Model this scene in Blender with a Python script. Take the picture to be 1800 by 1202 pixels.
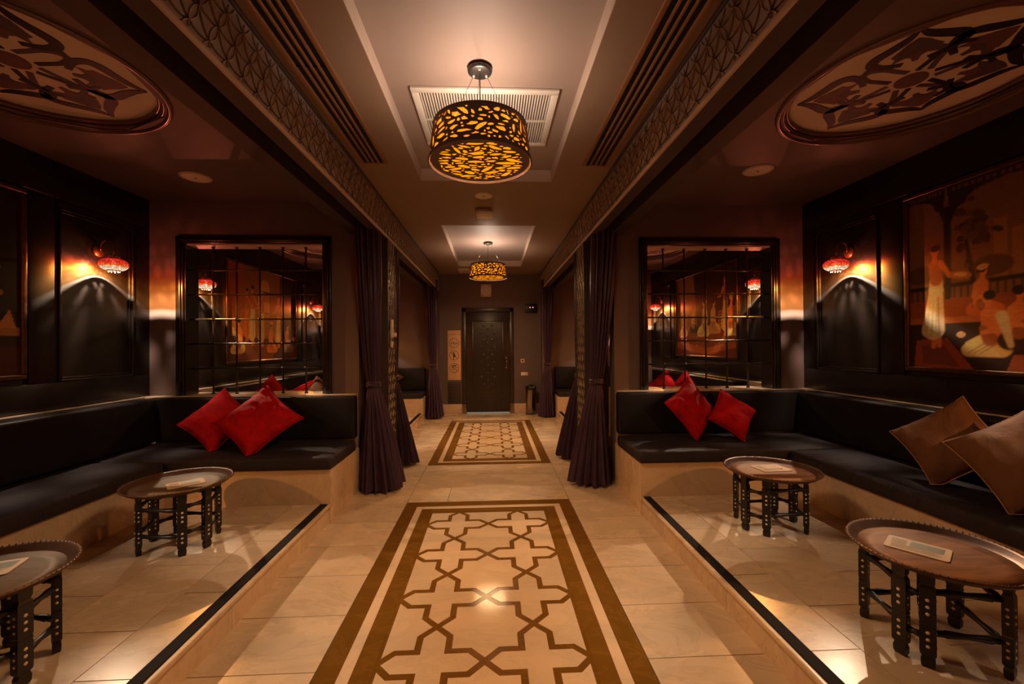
import bpy, bmesh, math, random
import numpy as np
from mathutils import Vector, Matrix, noise
from mathutils.geometry import delaunay_2d_cdt, tessellate_polygon

PI = math.pi
random.seed(7)
scene = bpy.context.scene
for o in list(bpy.data.objects):
    bpy.data.objects.remove(o)
COL = scene.collection

# ------------------------------------------------------------------ camera
FPX, VX, VY, EYE, ROLL = 740.0, 866.0, 606.0, 1.42, 0.007
yaw = math.atan((900 - VX) / FPX)
pitch = math.atan((VY - 601) / FPX)
fwd = Vector((math.sin(yaw) * math.cos(pitch), math.cos(yaw) * math.cos(pitch), math.sin(pitch)))
rgt = Vector((math.cos(yaw), -math.sin(yaw), 0))
upv = rgt.cross(fwd)
rgt, upv = rgt * math.cos(ROLL) - upv * math.sin(ROLL), upv * math.cos(ROLL) + rgt * math.sin(ROLL)
cam_data = bpy.data.cameras.new('camera')
cam_data.sensor_width = 36.0
cam_data.lens = FPX / 1800.0 * 36.0
cam_data.clip_start = 0.05
cam_data.clip_end = 60
cam = bpy.data.objects.new('camera', cam_data)
COL.objects.link(cam)
m = Matrix((rgt, upv, -fwd)).transposed().to_4x4()
m.translation = Vector((0, 0, EYE))
cam.matrix_world = m
scene.camera = cam

# ------------------------------------------------------------------ world, exposure
world = bpy.data.worlds.new('world')
scene.world = world
world.use_nodes = True
world.node_tree.nodes['Background'].inputs[0].default_value = (0.02, 0.014, 0.01, 1)
world.node_tree.nodes['Background'].inputs[1].default_value = 0.2
scene.view_settings.view_transform = 'Standard'
scene.view_settings.look = 'None'
scene.view_settings.gamma = 1.0
scene.view_settings.use_curve_mapping = False
scene.view_settings.exposure = 0.12
scene.cycles.use_denoising = True
scene.cycles.caustics_reflective = False
scene.cycles.caustics_refractive = False
scene.cycles.sample_clamp_indirect = 3.0
scene.cycles.max_bounces = 10
scene.cycles.diffuse_bounces = 5
scene.cycles.transparent_max_bounces = 12

SCONCE_W = 265.0            # bulb of each wall sconce
SCONCE_C = (1.0, 0.74, 0.50)
DRUM_W = 18.0               # bulb in each drum lamp
DRUM_C = (1.0, 0.79, 0.62)
DRUM_GLOW = 1.15
DRUM_DOWN = 66.0            # light leaving each drum through its bottom screen

# ------------------------------------------------------------------ dimensions
CX = -0.045                                 # centre line of the corridor
Y_IN, Y_PART, Y_END, Y_BACK = -0.05, 4.30, 8.83, -1.3
D_FASCIA, D_PLAT, D_WALL = 1.06, 1.27, 3.35
Z_PLAT, Z_BOX, Z_SEAT, Z_BACK = 0.145, 0.425, 0.53, 0.945
Z_CEIL, Z_ALC, Z_BEAM = 2.90, 2.87, 2.556
Y_PART2, Y_ALC = 4.465, 8.57               # far face of the partition, end wall of the far bays
def DX(s, d): return CX + s * d

# ------------------------------------------------------------------ helpers
class MB:
    def __init__(self):
        self.v, self.f, self.sm = [], [], []
    def add(self, vs, fs, smooth=False):
        b = len(self.v)
        self.v.extend([tuple(p) for p in vs])
        for f in fs:
            self.f.append(tuple(i + b for i in f)); self.sm.append(smooth)
        return self
    def box(self, x0, x1, y0, y1, z0, z1):
        if x0 > x1: x0, x1 = x1, x0
        if y0 > y1: y0, y1 = y1, y0
        if z0 > z1: z0, z1 = z1, z0
        v = [(x0,y0,z0),(x1,y0,z0),(x1,y1,z0),(x0,y1,z0),(x0,y0,z1),(x1,y0,z1),(x1,y1,z1),(x0,y1,z1)]
        f = [(0,3,2,1),(4,5,6,7),(0,1,5,4),(1,2,6,5),(2,3,7,6),(3,0,4,7)]
        return self.add(v, f)
    def lathe(self, prof, n=24, c=(0,0,0), smooth=True, axis=None):
        vs, fs = [], []
        q = Vector((0,0,1)).rotation_difference(Vector(axis)) if axis is not None else None
        for r, z in prof:
            for k in range(n):
                a = 2*PI*k/n
                p = Vector((r*math.cos(a), r*math.sin(a), z))
                if q: p = q @ p
                vs.append((p.x+c[0], p.y+c[1], p.z+c[2]))
        for i in range(len(prof)-1):
            for k in range(n):
                k2 = (k+1) % n
                fs.append((i*n+k, i*n+k2, (i+1)*n+k2, (i+1)*n+k))
        self.add(vs, fs, smooth)
        return self
    def disc(self, r, z, n=24, c=(0,0,0), up=True):
        vs = [(r*math.cos(2*PI*k/n)+c[0], r*math.sin(2*PI*k/n)+c[1], z+c[2]) for k in range(n)]
        self.add(vs, [tuple(range(n)) if up else tuple(reversed(range(n)))])
        return self
    def tube(self, pts, r, n=8, closed=False, caps=True, smooth=True):
        pts = [Vector(p) for p in pts]; m_ = len(pts); vs = []
        rr = r if isinstance(r, (list, tuple)) else [r]*m_
        prev = None
        for i, p in enumerate(pts):
            if closed: t = (pts[(i+1) % m_] - pts[i-1])
            else: t = pts[min(i+1, m_-1)] - pts[max(i-1, 0)]
            t.normalize()
            if prev is None:
                a = Vector((0,0,1)) if abs(t.z) < 0.9 else Vector((1,0,0))
                u = t.cross(a).normalized()
            else:
                u = (prev - t*prev.dot(t)).normalized()
            prev = u; w = t.cross(u)
            for k in range(n):
                an = 2*PI*k/n
                vs.append(p + (u*math.cos(an) + w*math.sin(an))*rr[i])
        fs = []
        for i in range(m_ if closed else m_-1):
            i2 = (i+1) % m_
            for k in range(n):
                k2 = (k+1) % n
                fs.append((i*n+k, i*n+k2, i2*n+k2, i2*n+k))
        if caps and not closed:
            fs.append(tuple(reversed(range(n)))); fs.append(tuple((m_-1)*n+k for k in range(n)))
        return self.add(vs, fs, smooth)
    def prism(self, poly, z0, z1):
        n = len(poly)
        area = sum(poly[i][0]*poly[(i+1) % n][1] - poly[(i+1) % n][0]*poly[i][1] for i in range(n))
        if area < 0: poly = poly[::-1]
        vs = [(x, y, z0) for x, y in poly] + [(x, y, z1) for x, y in poly]
        tris = tessellate_polygon([[Vector((x, y, 0)) for x, y in poly]])
        fs = []
        for a, b, c in tris:
            (ax, ay), (bx_, by_), (cx_, cy_) = poly[a], poly[b], poly[c]
            if (bx_-ax)*(cy_-ay) - (by_-ay)*(cx_-ax) < 0: b, c = c, b
            fs.append((a+n, b+n, c+n)); fs.append((a, c, b))
        for i in range(n):
            j = (i+1) % n
            fs.append((i, j, j+n, i+n))
        return self.add(vs, fs)
    def xform(self, mat):
        self.v = [tuple(mat @ Vector(p)) for p in self.v]; return self
    def mesh(self, name):
        me = bpy.data.meshes.new(name)
        me.from_pydata(self.v, [], self.f)
        me.polygons.foreach_set('use_smooth', self.sm)
        me.update()
        return me
    def build(self, name, mat, parent=None):
        return link(name, self.mesh(name), mat, parent)

def link(name, me, mat, parent=None):
    o = bpy.data.objects.new(name, me)
    COL.objects.link(o)
    if mat is not None and me is not None and not me.materials: me.materials.append(mat)
    if parent is not None:
        o.parent = parent
        o.matrix_parent_inverse = Matrix.Identity(4)
        if parent.type == 'EMPTY' or True:
            # builders below give world coordinates; bring them into the parent's frame
            o.matrix_parent_inverse = world_of(parent).inverted()
    return o
def world_of(o):
    mt = o.matrix_basis.copy()
    if o.parent is not None:
        mt = world_of(o.parent) @ o.matrix_parent_inverse @ mt
    return mt
def empty(name, loc=(0,0,0), rz=0.0):
    o = bpy.data.objects.new(name, None)
    o.empty_display_size = 0.1
    COL.objects.link(o); o.location = loc; o.rotation_euler = (0,0,rz)
    return o
def tag(o, label, cat, group=None):
    o['label'] = label; o['category'] = cat
    if group: o['group'] = group
    return o
def struct(o, label=None, cat=None):
    o['kind'] = 'structure'
    if label: o['label'] = label
    if cat: o['category'] = cat
    return o
def bevel_mesh(me, w, seg=2, smooth=True):
    bm = bmesh.new(); bm.from_mesh(me)
    bmesh.ops.bevel(bm, geom=list(bm.edges), offset=w, segments=seg, affect='EDGES', profile=0.5)
    for f in bm.faces: f.smooth = smooth
    bm.to_mesh(me); bm.free(); return me
def rbox(name, x0, x1, y0, y1, z0, z1, mat, parent=None, w=0.006, seg=2):
    me = MB().box(x0, x1, y0, y1, z0, z1).mesh(name)
    bevel_mesh(me, w, seg)
    return link(name, me, mat, parent)
def copy_tree(o, parent=None):
    c = o.copy(); COL.objects.link(c); c.parent = parent
    for ch in list(o.children):
        if ch.name in scene.objects: copy_tree(ch, c)
    return c

# ------------------------------------------------------------------ materials
def nmat(name):
    mt = bpy.data.materials.new(name); mt.use_nodes = True
    nt = mt.node_tree
    return mt, nt, nt.nodes['Principled BSDF']
def N(nt, t, **kw):
    n = nt.nodes.new(t)
    for k, v in kw.items(): setattr(n, k, v)
    return n
def ramp(nt, stops, fac, interp='LINEAR'):
    r = N(nt, 'ShaderNodeValToRGB'); r.color_ramp.interpolation = interp
    el = r.color_ramp.elements
    while len(el) > 1: el.remove(el[0])
    el[0].position = stops[0][0]; el[0].color = (*stops[0][1], 1)
    for p, c in stops[1:]:
        e = el.new(p); e.color = (*c, 1)
    nt.links.new(fac, r.inputs[0]); return r
def coords(nt, kind='Object', scale=(1,1,1), rot=(0,0,0), rand=False):
    tc = N(nt, 'ShaderNodeTexCoord'); mp = N(nt, 'ShaderNodeMapping')
    mp.inputs['Scale'].default_value = scale; mp.inputs['Rotation'].default_value = rot
    src = tc.outputs[kind]
    if rand:
        oi = N(nt, 'ShaderNodeObjectInfo')
        vm = N(nt, 'ShaderNodeVectorMath', operation='MULTIPLY_ADD')
        cb = N(nt, 'ShaderNodeCombineXYZ')
        for i in range(3): nt.links.new(oi.outputs['Random'], cb.inputs[i])
        vm.inputs[1].default_value = (37.0, 51.0, 23.0)
        nt.links.new(cb.outputs[0], vm.inputs[0]); nt.links.new(src, vm.inputs[2])
        src = vm.outputs[0]
    nt.links.new(src, mp.inputs[0]); return mp.outputs[0]
def tex_noise(nt, vec, scale, detail=4, rough=0.55, dist=0.0):
    n = N(nt, 'ShaderNodeTexNoise'); n.inputs['Scale'].default_value = scale
    n.inputs['Detail'].default_value = detail; n.inputs['Roughness'].default_value = rough
    n.inputs['Distortion'].default_value = dist
    if vec is not None: nt.links.new(vec, n.inputs['Vector'])
    return n
def bump(nt, bs, height, strength=0.2, dist=0.01):
    b = N(nt, 'ShaderNodeBump'); b.inputs['Strength'].default_value = strength; b.inputs['Distance'].default_value = dist
    nt.links.new(height, b.inputs['Height']); nt.links.new(b.outputs[0], bs.inputs['Normal'])
def simple(name, col, rough=0.5, metal=0.0, var=0.15, nscale=8.0, bstr=0.0, bscale=60.0, spec=0.5, coat=0.0, sheen=0.0, stretch=(1,1,1)):
    mt, nt, bs = nmat(name)
    v = coords(nt, 'Object', stretch)
    n = tex_noise(nt, v, nscale)
    lo = tuple(c*(1-var) for c in col); hi = tuple(min(1, c*(1+var)) for c in col)
    r = ramp(nt, [(0.3, lo), (0.7, hi)], n.outputs['Fac'])
    nt.links.new(r.outputs[0], bs.inputs['Base Color'])
    bs.inputs['Roughness'].default_value = rough; bs.inputs['Metallic'].default_value = metal
    bs.inputs['Specular IOR Level'].default_value = spec
    bs.inputs['Coat Weight'].default_value = coat
    bs.inputs['Coat Roughness'].default_value = 0.12
    if sheen:
        bs.inputs['Sheen Weight'].default_value = sheen; bs.inputs['Sheen Roughness'].default_value = 0.4
        bs.inputs['Sheen Tint'].default_value = (*[min(1, c*2) for c in col], 1)
    if bstr:
        n2 = tex_noise(nt, v, bscale, 5)
        bump(nt, bs, n2.outputs['Fac'], bstr, 0.01)
    return mt
def emit(name, col, strength):
    mt = bpy.data.materials.new(name); mt.use_nodes = True; nt = mt.node_tree
    nt.nodes.clear()
    e = N(nt, 'ShaderNodeEmission'); out = N(nt, 'ShaderNodeOutputMaterial')
    e.inputs[0].default_value = (*col, 1); e.inputs[1].default_value = strength
    nt.links.new(e.outputs[0], out.inputs[0]); return mt
def marble(name, base, vein, rough=0.22, random_tile=True):
    mt, nt, bs = nmat(name)
    v = coords(nt, 'Object', (1.0, 2.0, 1.0), (0.2, 0.3, 0.7), rand=random_tile)
    n1 = tex_noise(nt, v, 2.6, 3, 0.5, 0.4)
    n2 = tex_noise(nt, v, 2.4, 9, 0.68, 0.9)
    r1 = ramp(nt, [(0.25, tuple(b*0.93 for b in base)), (0.5, base), (0.8, tuple(min(1, b*1.05) for b in base))], n1.outputs['Fac'])
    r2 = ramp(nt, [(0.475, (0,0,0)), (0.5, (1,1,1)), (0.56, (0,0,0))], n2.outputs['Fac'])
    mul = N(nt, 'ShaderNodeMath', operation='MULTIPLY'); mul.inputs[1].default_value = 0.26
    nt.links.new(r2.outputs[0], mul.inputs[0])
    mx = N(nt, 'ShaderNodeMix', data_type='RGBA')
    nt.links.new(mul.outputs[0], mx.inputs['Factor']); nt.links.new(r1.outputs[0], mx.inputs['A'])
    mx.inputs['B'].default_value = (*vein, 1)
    oi = N(nt, 'ShaderNodeObjectInfo')
    rr = N(nt, 'ShaderNodeMapRange'); rr.inputs['To Min'].default_value = 0.90; rr.inputs['To Max'].default_value = 1.06
    nt.links.new(oi.outputs['Random'], rr.inputs['Value'])
    hs = N(nt, 'ShaderNodeHueSaturation'); nt.links.new(mx.outputs['Result'], hs.inputs['Color']); nt.links.new(rr.outputs[0], hs.inputs['Value'])
    nt.links.new(hs.outputs[0], bs.inputs['Base Color'])
    rn = ramp(nt, [(0.3, (rough*0.8,)*3), (0.7, (rough*1.3,)*3)], n1.outputs['Fac'])
    nt.links.new(rn.outputs[0], bs.inputs['Roughness'])
    bs.inputs['Specular IOR Level'].default_value = 0.07 if rough < 0.2 else 0.28
    return mt
def wood(name, a, b, rough=0.25, scale=(1,1,1), coat=0.0):
    mt, nt, bs = nmat(name)
    v = coords(nt, 'Object', scale)
    n = tex_noise(nt, v, 5.0, 6, 0.65, 0.6)
    r = ramp(nt, [(0.3, a), (0.7, b)], n.outputs['Fac'])
    nt.links.new(r.outputs[0], bs.inputs['Base Color']); bs.inputs['Roughness'].default_value = rough
    bs.inputs['Coat Weight'].default_value = coat; bs.inputs['Coat Roughness'].default_value = 0.2
    bump(nt, bs, n.outputs['Fac'], 0.06, 0.004)
    return mt
def cloth(name, col, rough=0.75, sheen=0.3, wr=0.25, wscale=(6, 6, 6), var=0.2):
    mt, nt, bs = nmat(name)
    v = coords(nt, 'Object', wscale)
    n = tex_noise(nt, v, 1.0, 5, 0.6, 1.5)
    r = ramp(nt, [(0.3, tuple(c*(1-var) for c in col)), (0.7, tuple(c*(1+var) for c in col))], n.outputs['Fac'])
    nt.links.new(r.outputs[0], bs.inputs['Base Color']); bs.inputs['Roughness'].default_value = rough
    bs.inputs['Sheen Weight'].default_value = sheen; bs.inputs['Sheen Roughness'].default_value = 0.35
    bs.inputs['Sheen Tint'].default_value = (*[min(1, c*2+0.02) for c in col], 1)
    bs.inputs['Specular IOR Level'].default_value = 0.22
    v2 = coords(nt, 'Object', (1,1,1)); n2 = tex_noise(nt, v2, 700.0, 2)
    ad = N(nt, 'ShaderNodeMath', operation='MULTIPLY_ADD'); ad.inputs[1].default_value = 0.06
    nt.links.new(n2.outputs['Fac'], ad.inputs[0]); nt.links.new(n.outputs['Fac'], ad.inputs[2])
    bump(nt, bs, ad.outputs[0], wr, 0.03)
    return mt

M = {}
M['marble'] = marble('marble_cream', (0.66, 0.515, 0.375), (0.34, 0.27, 0.21), 0.25)
M['marble_white'] = marble('marble_inlay', (0.66, 0.505, 0.36), (0.46, 0.36, 0.27), 0.10)
M['marble_wall'] = marble('marble_bench', (0.66, 0.505, 0.36), (0.36, 0.28, 0.21), 0.28, False)
M['brown_stone'] = marble('brown_inlay', (0.165, 0.078, 0.013), (0.30, 0.15, 0.03), 0.14)
M['grout'] = simple('grout', (0.16, 0.11, 0.07), 0.85)
M['paint'] = simple('taupe_paint', (0.140, 0.098, 0.092), 0.55, var=0.05, nscale=1.5, bstr=0.03, bscale=120)
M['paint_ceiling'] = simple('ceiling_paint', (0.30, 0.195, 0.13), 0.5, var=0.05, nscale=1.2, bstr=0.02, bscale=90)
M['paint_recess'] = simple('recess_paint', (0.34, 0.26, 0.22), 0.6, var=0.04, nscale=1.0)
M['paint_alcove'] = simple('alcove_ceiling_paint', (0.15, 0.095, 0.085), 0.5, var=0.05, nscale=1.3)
M['paint_trim'] = simple('beige_trim', (0.58, 0.45, 0.36), 0.5, var=0.05)
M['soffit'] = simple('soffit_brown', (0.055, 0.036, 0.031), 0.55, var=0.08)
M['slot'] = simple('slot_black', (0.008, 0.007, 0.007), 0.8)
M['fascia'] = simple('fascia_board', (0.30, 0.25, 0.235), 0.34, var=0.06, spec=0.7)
M['bronze'] = simple('bronze_lattice', (0.62, 0.47, 0.33), 0.30, metal=0.8, var=0.2, nscale=12)
M['lacquer'] = wood('black_lacquer_wood', (0.007, 0.0055, 0.005), (0.014, 0.010, 0.009), 0.36, (9, 9, 0.9), coat=0.06)
M['dark_wood'] = wood('dark_door_wood', (0.015, 0.010, 0.008), (0.032, 0.020, 0.014), 0.34, (8, 8, 0.8), coat=0.1)
M['frame_black'] = wood('frame_black_wood', (0.010, 0.008, 0.008), (0.018, 0.013, 0.012), 0.25, (6, 6, 1.2), coat=0.2)
M['iron'] = simple('forged_iron', (0.045, 0.032, 0.028), 0.38, metal=0.6, var=0.2, nscale=30, bstr=0.1, bscale=90)
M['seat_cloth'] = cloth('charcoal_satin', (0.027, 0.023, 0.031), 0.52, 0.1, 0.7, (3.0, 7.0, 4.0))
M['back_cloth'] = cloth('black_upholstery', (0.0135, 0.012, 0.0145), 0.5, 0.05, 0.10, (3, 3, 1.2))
M['red_velvet'] = cloth('red_velvet', (0.42, 0.0012, 0.006), 0.8, 0.0, 0.35, (7, 7, 7), 0.3)
M['tan_cloth'] = cloth('tan_cloth', (0.17, 0.078, 0.040), 0.7, 0.2, 0.35, (6, 6, 6), 0.12)
M['tan_piping'] = cloth('tan_piping', (0.42, 0.24, 0.15), 0.7, 0.2, 0.1)
M['curtain'] = cloth('plum_satin', (0.056, 0.031, 0.062), 0.36, 0.4, 0.12, (14, 14, 0.8), 0.25)
M['table_black'] = simple('black_table_wood', (0.010, 0.008, 0.008), 0.38, var=0.3, nscale=25, bstr=0.12, bscale=60)
M['bone'] = simple('bone_inlay', (0.72, 0.60, 0.48), 0.4)
M['tray'] = simple('copper_tray', (0.22, 0.095, 0.040), 0.52, metal=0.1, var=0.4, nscale=5, bstr=0.12, bscale=30, stretch=(1, 5, 1), spec=0.12)
M['tray_grey'] = simple('dull_brass_tray', (0.115, 0.075, 0.045), 0.52, metal=0.1, var=0.35, nscale=5, bstr=0.12, bscale=30, stretch=(1, 5, 1), spec=0.12)
M['tray_rim'] = simple('copper_rim', (0.105, 0.052, 0.032), 0.38, metal=0.4, var=0.25, nscale=15)
M['paper'] = simple('menu_paper', (0.62, 0.47, 0.34), 0.65, var=0.04)
M['print_green'] = simple('menu_green_print', (0.10, 0.13, 0.09), 0.5, var=0.25, nscale=30)
M['print_grey'] = simple('menu_text_print', (0.22, 0.16, 0.11), 0.7)
M['copper'] = simple('sconce_copper', (0.42, 0.16, 0.07), 0.32, metal=0.9, var=0.2, nscale=20)
M['white_plastic'] = simple('cream_plastic', (0.82, 0.66, 0.52), 0.45, var=0.03)
M['grille_white'] = simple('white_grille_metal', (0.80, 0.75, 0.66), 0.45, var=0.03)
M['duct'] = simple('duct_dark', (0.10, 0.075, 0.055), 0.8)
M['diffuser'] = simple('bronze_painted_diffuser', (0.36, 0.18, 0.085), 0.35, metal=0.3, var=0.06)
M['drum'] = simple('drum_shade_dark', (0.115, 0.060, 0.052), 0.5, var=0.1)
M['steel'] = simple('brushed_steel', (0.34, 0.28, 0.24), 0.26, metal=1.0, var=0.1, nscale=20, stretch=(1, 1, 0.05))
M['dark_steel'] = simple('dark_canopy_metal', (0.10, 0.10, 0.10), 0.35, metal=0.8)
M['black_plastic'] = simple('black_plastic', (0.012, 0.010, 0.010), 0.35)
M['grip'] = simple('rubber_grip', (0.014, 0.011, 0.012), 0.8, spec=0.15)
M['gold_frame'] = simple('gilt_frame', (0.13, 0.065, 0.028), 0.3, metal=0.7, var=0.3, nscale=30)
M['sign_board'] = simple('sign_board', (0.74, 0.44, 0.24), 0.5, var=0.06)
M['sign_ink'] = simple('sign_ink', (0.045, 0.018, 0.008), 0.6)
M['medallion'] = simple('medallion_beige', (0.80, 0.64, 0.49), 0.6, var=0.05)
M['med_black'] = simple('medallion_black', (0.012, 0.009, 0.009), 0.5)
M['med_mauve'] = simple('medallion_mauve', (0.095, 0.062, 0.070), 0.55, var=0.08)
M['med_rose'] = simple('medallion_rose', (0.16, 0.068, 0.062), 0.55, var=0.08)
M['med_ring'] = simple('medallion_ring', (0.16, 0.07, 0.05), 0.28, var=0.1, coat=0.3)
def amber_material(mixf=0.6):
    mt = bpy.data.materials.new('amber_liner'); mt.use_nodes = True; nt = mt.node_tree; nt.nodes.clear()
    e = N(nt, 'ShaderNodeEmission'); e.inputs[0].default_value = (1.0, 0.28, 0.004, 1); e.inputs[1].default_value = DRUM_GLOW/mixf
    tr = N(nt, 'ShaderNodeBsdfTransparent'); tr.inputs[0].default_value = (1.0, 0.62, 0.28, 1)
    mx = N(nt, 'ShaderNodeMixShader'); mx.inputs[0].default_value = mixf
    out = N(nt, 'ShaderNodeOutputMaterial')
    nt.links.new(tr.outputs[0], mx.inputs[1]); nt.links.new(e.outputs[0], mx.inputs[2]); nt.links.new(mx.outputs[0], out.inputs[0])
    return mt
M['amber'] = amber_material()
M['amber_bottom'] = amber_material(0.93)
M['led_red'] = emit('red_led', (1.0, 0.25, 0.32), 2.0)
M['door_gap'] = emit('daylight_under_door', (0.8, 0.85, 0.6), 0.25)
M['bulb'] = emit('sconce_bulb', (1.0, 0.9, 0.82), 9.0)
def globe_material():
    # mosaic glass: red above, amber at the waist, clear with dark specks below
    mt = bpy.data.materials.new('sconce_mosaic_glass'); mt.use_nodes = True
    nt = mt.node_tree; nt.nodes.clear()
    tc = N(nt, 'ShaderNodeTexCoord'); sp = N(nt, 'ShaderNodeSeparateXYZ')
    nt.links.new(tc.outputs['Object'], sp.inputs[0])
    mr = N(nt, 'ShaderNodeMapRange'); mr.inputs['From Min'].default_value = -0.055; mr.inputs['From Max'].default_value = 0.055
    nt.links.new(sp.outputs['Z'], mr.inputs['Value'])
    vo = N(nt, 'ShaderNodeTexVoronoi'); vo.inputs['Scale'].default_value = 62.0
    mp = N(nt, 'ShaderNodeMapping'); mp.inputs['Scale'].default_value = (1, 1, 0.55)
    nt.links.new(tc.outputs['Object'], mp.inputs[0]); nt.links.new(mp.outputs[0], vo.inputs['Vector'])
    spots = ramp(nt, [(0.30, (1,1,1)), (0.52, (0.16,0.16,0.16))], vo.outputs['Distance'])
    tint = ramp(nt, [(0.0, (1.0,0.60,0.24)), (0.08, (0.95,0.52,0.19)), (0.17, (0.38,0.15,0.035)), (0.27, (0.20,0.055,0.010)), (0.38, (0.15,0.022,0.008)), (0.5, (0.085,0.018,0.011)), (0.7, (0.05,0.013,0.010)), (1.0, (0.03,0.008,0.006))], mr.outputs[0])
    low = ramp(nt, [(0.16, (0,0,0)), (0.34, (1,1,1))], mr.outputs[0])
    # pattern contrast strongest just above the clear foot
    mixp = N(nt, 'ShaderNodeMix', data_type='RGBA', blend_type='MULTIPLY')
    mixp.inputs['Factor'].default_value = 0.45
    nt.links.new(tint.outputs[0], mixp.inputs['A']); nt.links.new(spots.outputs[0], mixp.inputs['B'])
    tr = N(nt, 'ShaderNodeBsdfTransparent'); nt.links.new(mixp.outputs['Result'], tr.inputs[0])
    em = N(nt, 'ShaderNodeEmission')
    ecol = ramp(nt, [(0.0, (1.0,0.9,0.8)), (0.22, (1.0,0.75,0.45)), (0.36, (1.0,0.16,0.02)), (0.55, (1.0,0.045,0.02)), (1.0, (0.5,0.01,0.01))], mr.outputs[0])
    mixe = N(nt, 'ShaderNodeMix', data_type='RGBA', blend_type='MULTIPLY'); mixe.inputs['Factor'].default_value = 0.65
    nt.links.new(ecol.outputs[0], mixe.inputs['A']); nt.links.new(spots.outputs[0], mixe.inputs['B'])
    nt.links.new(mixe.outputs['Result'], em.inputs[0]); em.inputs[1].default_value = 2.2
    gl = N(nt, 'ShaderNodeBsdfGlossy'); gl.inputs['Roughness'].default_value = 0.1; gl.inputs[0].default_value = (0.06,0.05,0.05,1)
    ad = N(nt, 'ShaderNodeAddShader'); nt.links.new(em.outputs[0], ad.inputs[0]); nt.links.new(gl.outputs[0], ad.inputs[1])
    mx = N(nt, 'ShaderNodeMixShader'); mx.inputs[0].default_value = 0.5
    nt.links.new(tr.outputs[0], mx.inputs[1]); nt.links.new(ad.outputs[0], mx.inputs[2])
    out = N(nt, 'ShaderNodeOutputMaterial'); nt.links.new(mx.outputs[0], out.inputs[0])
    return mt
M['globe'] = globe_material()
def foot_glass_material():
    mt = bpy.data.materials.new('pierced_foot_glass'); mt.use_nodes = True; nt = mt.node_tree; nt.nodes.clear()
    tc = N(nt, 'ShaderNodeTexCoord'); gm = N(nt, 'ShaderNodeNewGeometry')
    vo = N(nt, 'ShaderNodeTexVoronoi'); vo.inputs['Scale'].default_value = 88.0
    nt.links.new(tc.outputs['Object'], vo.inputs['Vector'])
    sp = ramp(nt, [(0.34, (0.40,0.39,0.41)), (0.48, (0.008,0.008,0.008))], vo.outputs['Distance'])
    tr = N(nt, 'ShaderNodeBsdfTransparent'); nt.links.new(sp.outputs[0], tr.inputs[0])
    em = N(nt, 'ShaderNodeEmission'); em.inputs[0].default_value = (1, .9, .8, 1); em.inputs[1].default_value = 1.2
    mx = N(nt, 'ShaderNodeMixShader'); mx.inputs[0].default_value = 0.35
    out = N(nt, 'ShaderNodeOutputMaterial')
    nt.links.new(tr.outputs[0], mx.inputs[1]); nt.links.new(em.outputs[0], mx.inputs[2]); nt.links.new(mx.outputs[0], out.inputs[0])
    return mt
M['foot_glass'] = foot_glass_material()

mt, nt, bs = nmat('painted_canvas')
at = N(nt, 'ShaderNodeVertexColor'); at.layer_name = 'paint'
tn = tex_noise(nt, coords(nt, 'Object', (1, 1, 2.5)), 22.0, 6, 0.7, 0.8)
hs = N(nt, 'ShaderNodeHueSaturation'); mrr = N(nt, 'ShaderNodeMapRange')
mrr.inputs['To Min'].default_value = 0.62; mrr.inputs['To Max'].default_value = 1.38
nt.links.new(tn.outputs['Fac'], mrr.inputs['Value']); nt.links.new(mrr.outputs[0], hs.inputs['Value'])
nt.links.new(at.outputs['Color'], hs.inputs['Color']); nt.links.new(hs.outputs[0], bs.inputs['Base Color'])
bs.inputs['Roughness'].default_value = 0.38; bump(nt, bs, tn.outputs['Fac'], 0.08, 0.004)
M['canvas'] = mt
# ==================================================================== FLOOR
def tile_set(parent, cells, z0, z1, mat, name='tile', gap=0.0022):
    cache = {}
    for (x0, x1, y0, y1) in cells:
        w, h = round(x1-x0, 4), round(y1-y0, 4)
        if (w, h) not in cache:
            me = MB().box(-w/2+gap, w/2-gap, -h/2+gap, h/2-gap, z0-z1, 0).mesh(name)
            me.materials.append(mat); cache[(w, h)] = me
        o = bpy.data.objects.new(name, cache[(w, h)]); COL.objects.link(o)
        o.location = ((x0+x1)/2, (y0+y1)/2, z1); o.parent = parent
floor = struct(MB().box(-3.5, 3.5, Y_BACK-0.1, Y_END+0.1, -0.12, -0.014).build('floor', M['grout']), 'cream marble corridor floor with brown inlay', 'floor')
RUGS = [(0.93, 3.855), (5.03, 7.955)]
ROW = 0.39
cells = []
ys = []
y = 3.83
while y > Y_BACK: ys.append(y); y -= ROW
ylist = sorted(ys + [3.83 + ROW*k for k in range(1, 14) if 3.83 + ROW*k < Y_END]) + [Y_END]
H_OUT = 0.735
for a, b in zip(ylist[:-1], ylist[1:]):
    for s in (-1, 1):
        x0, x1 = sorted((DX(s, H_OUT), DX(s, D_PLAT + 0.06)))
        cells.append((x0, x1, a, b))
# middle tiles outside the two inlaid panels
mid_ranges = [(ylist[0], RUGS[0][0]), (RUGS[0][1], RUGS[1][0]), (RUGS[1][1], Y_END)]
k = 0
for a, b in mid_ranges:
    n = max(1, round((b-a)/ROW)); st = (b-a)/n
    for i in range(n):
        sp = [(-H_OUT, -0.375), (-0.375, H_OUT)] if k % 3 == 0 else ([(-H_OUT, 0.30), (0.30, H_OUT)] if k % 3 == 1 else [(-H_OUT, H_OUT)])
        if a > 3 and i == 0 and a < 5: sp = [(-H_OUT, -0.375), (-0.375, H_OUT)]
        elif a > 3: sp = [(-H_OUT, H_OUT)]
        for p, q in sp: cells.append((CX+p, CX+q, a+i*st, a+(i+1)*st))
        k += 1
tile_set(floor, cells, -0.014, 0.0, M['marble'])

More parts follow.
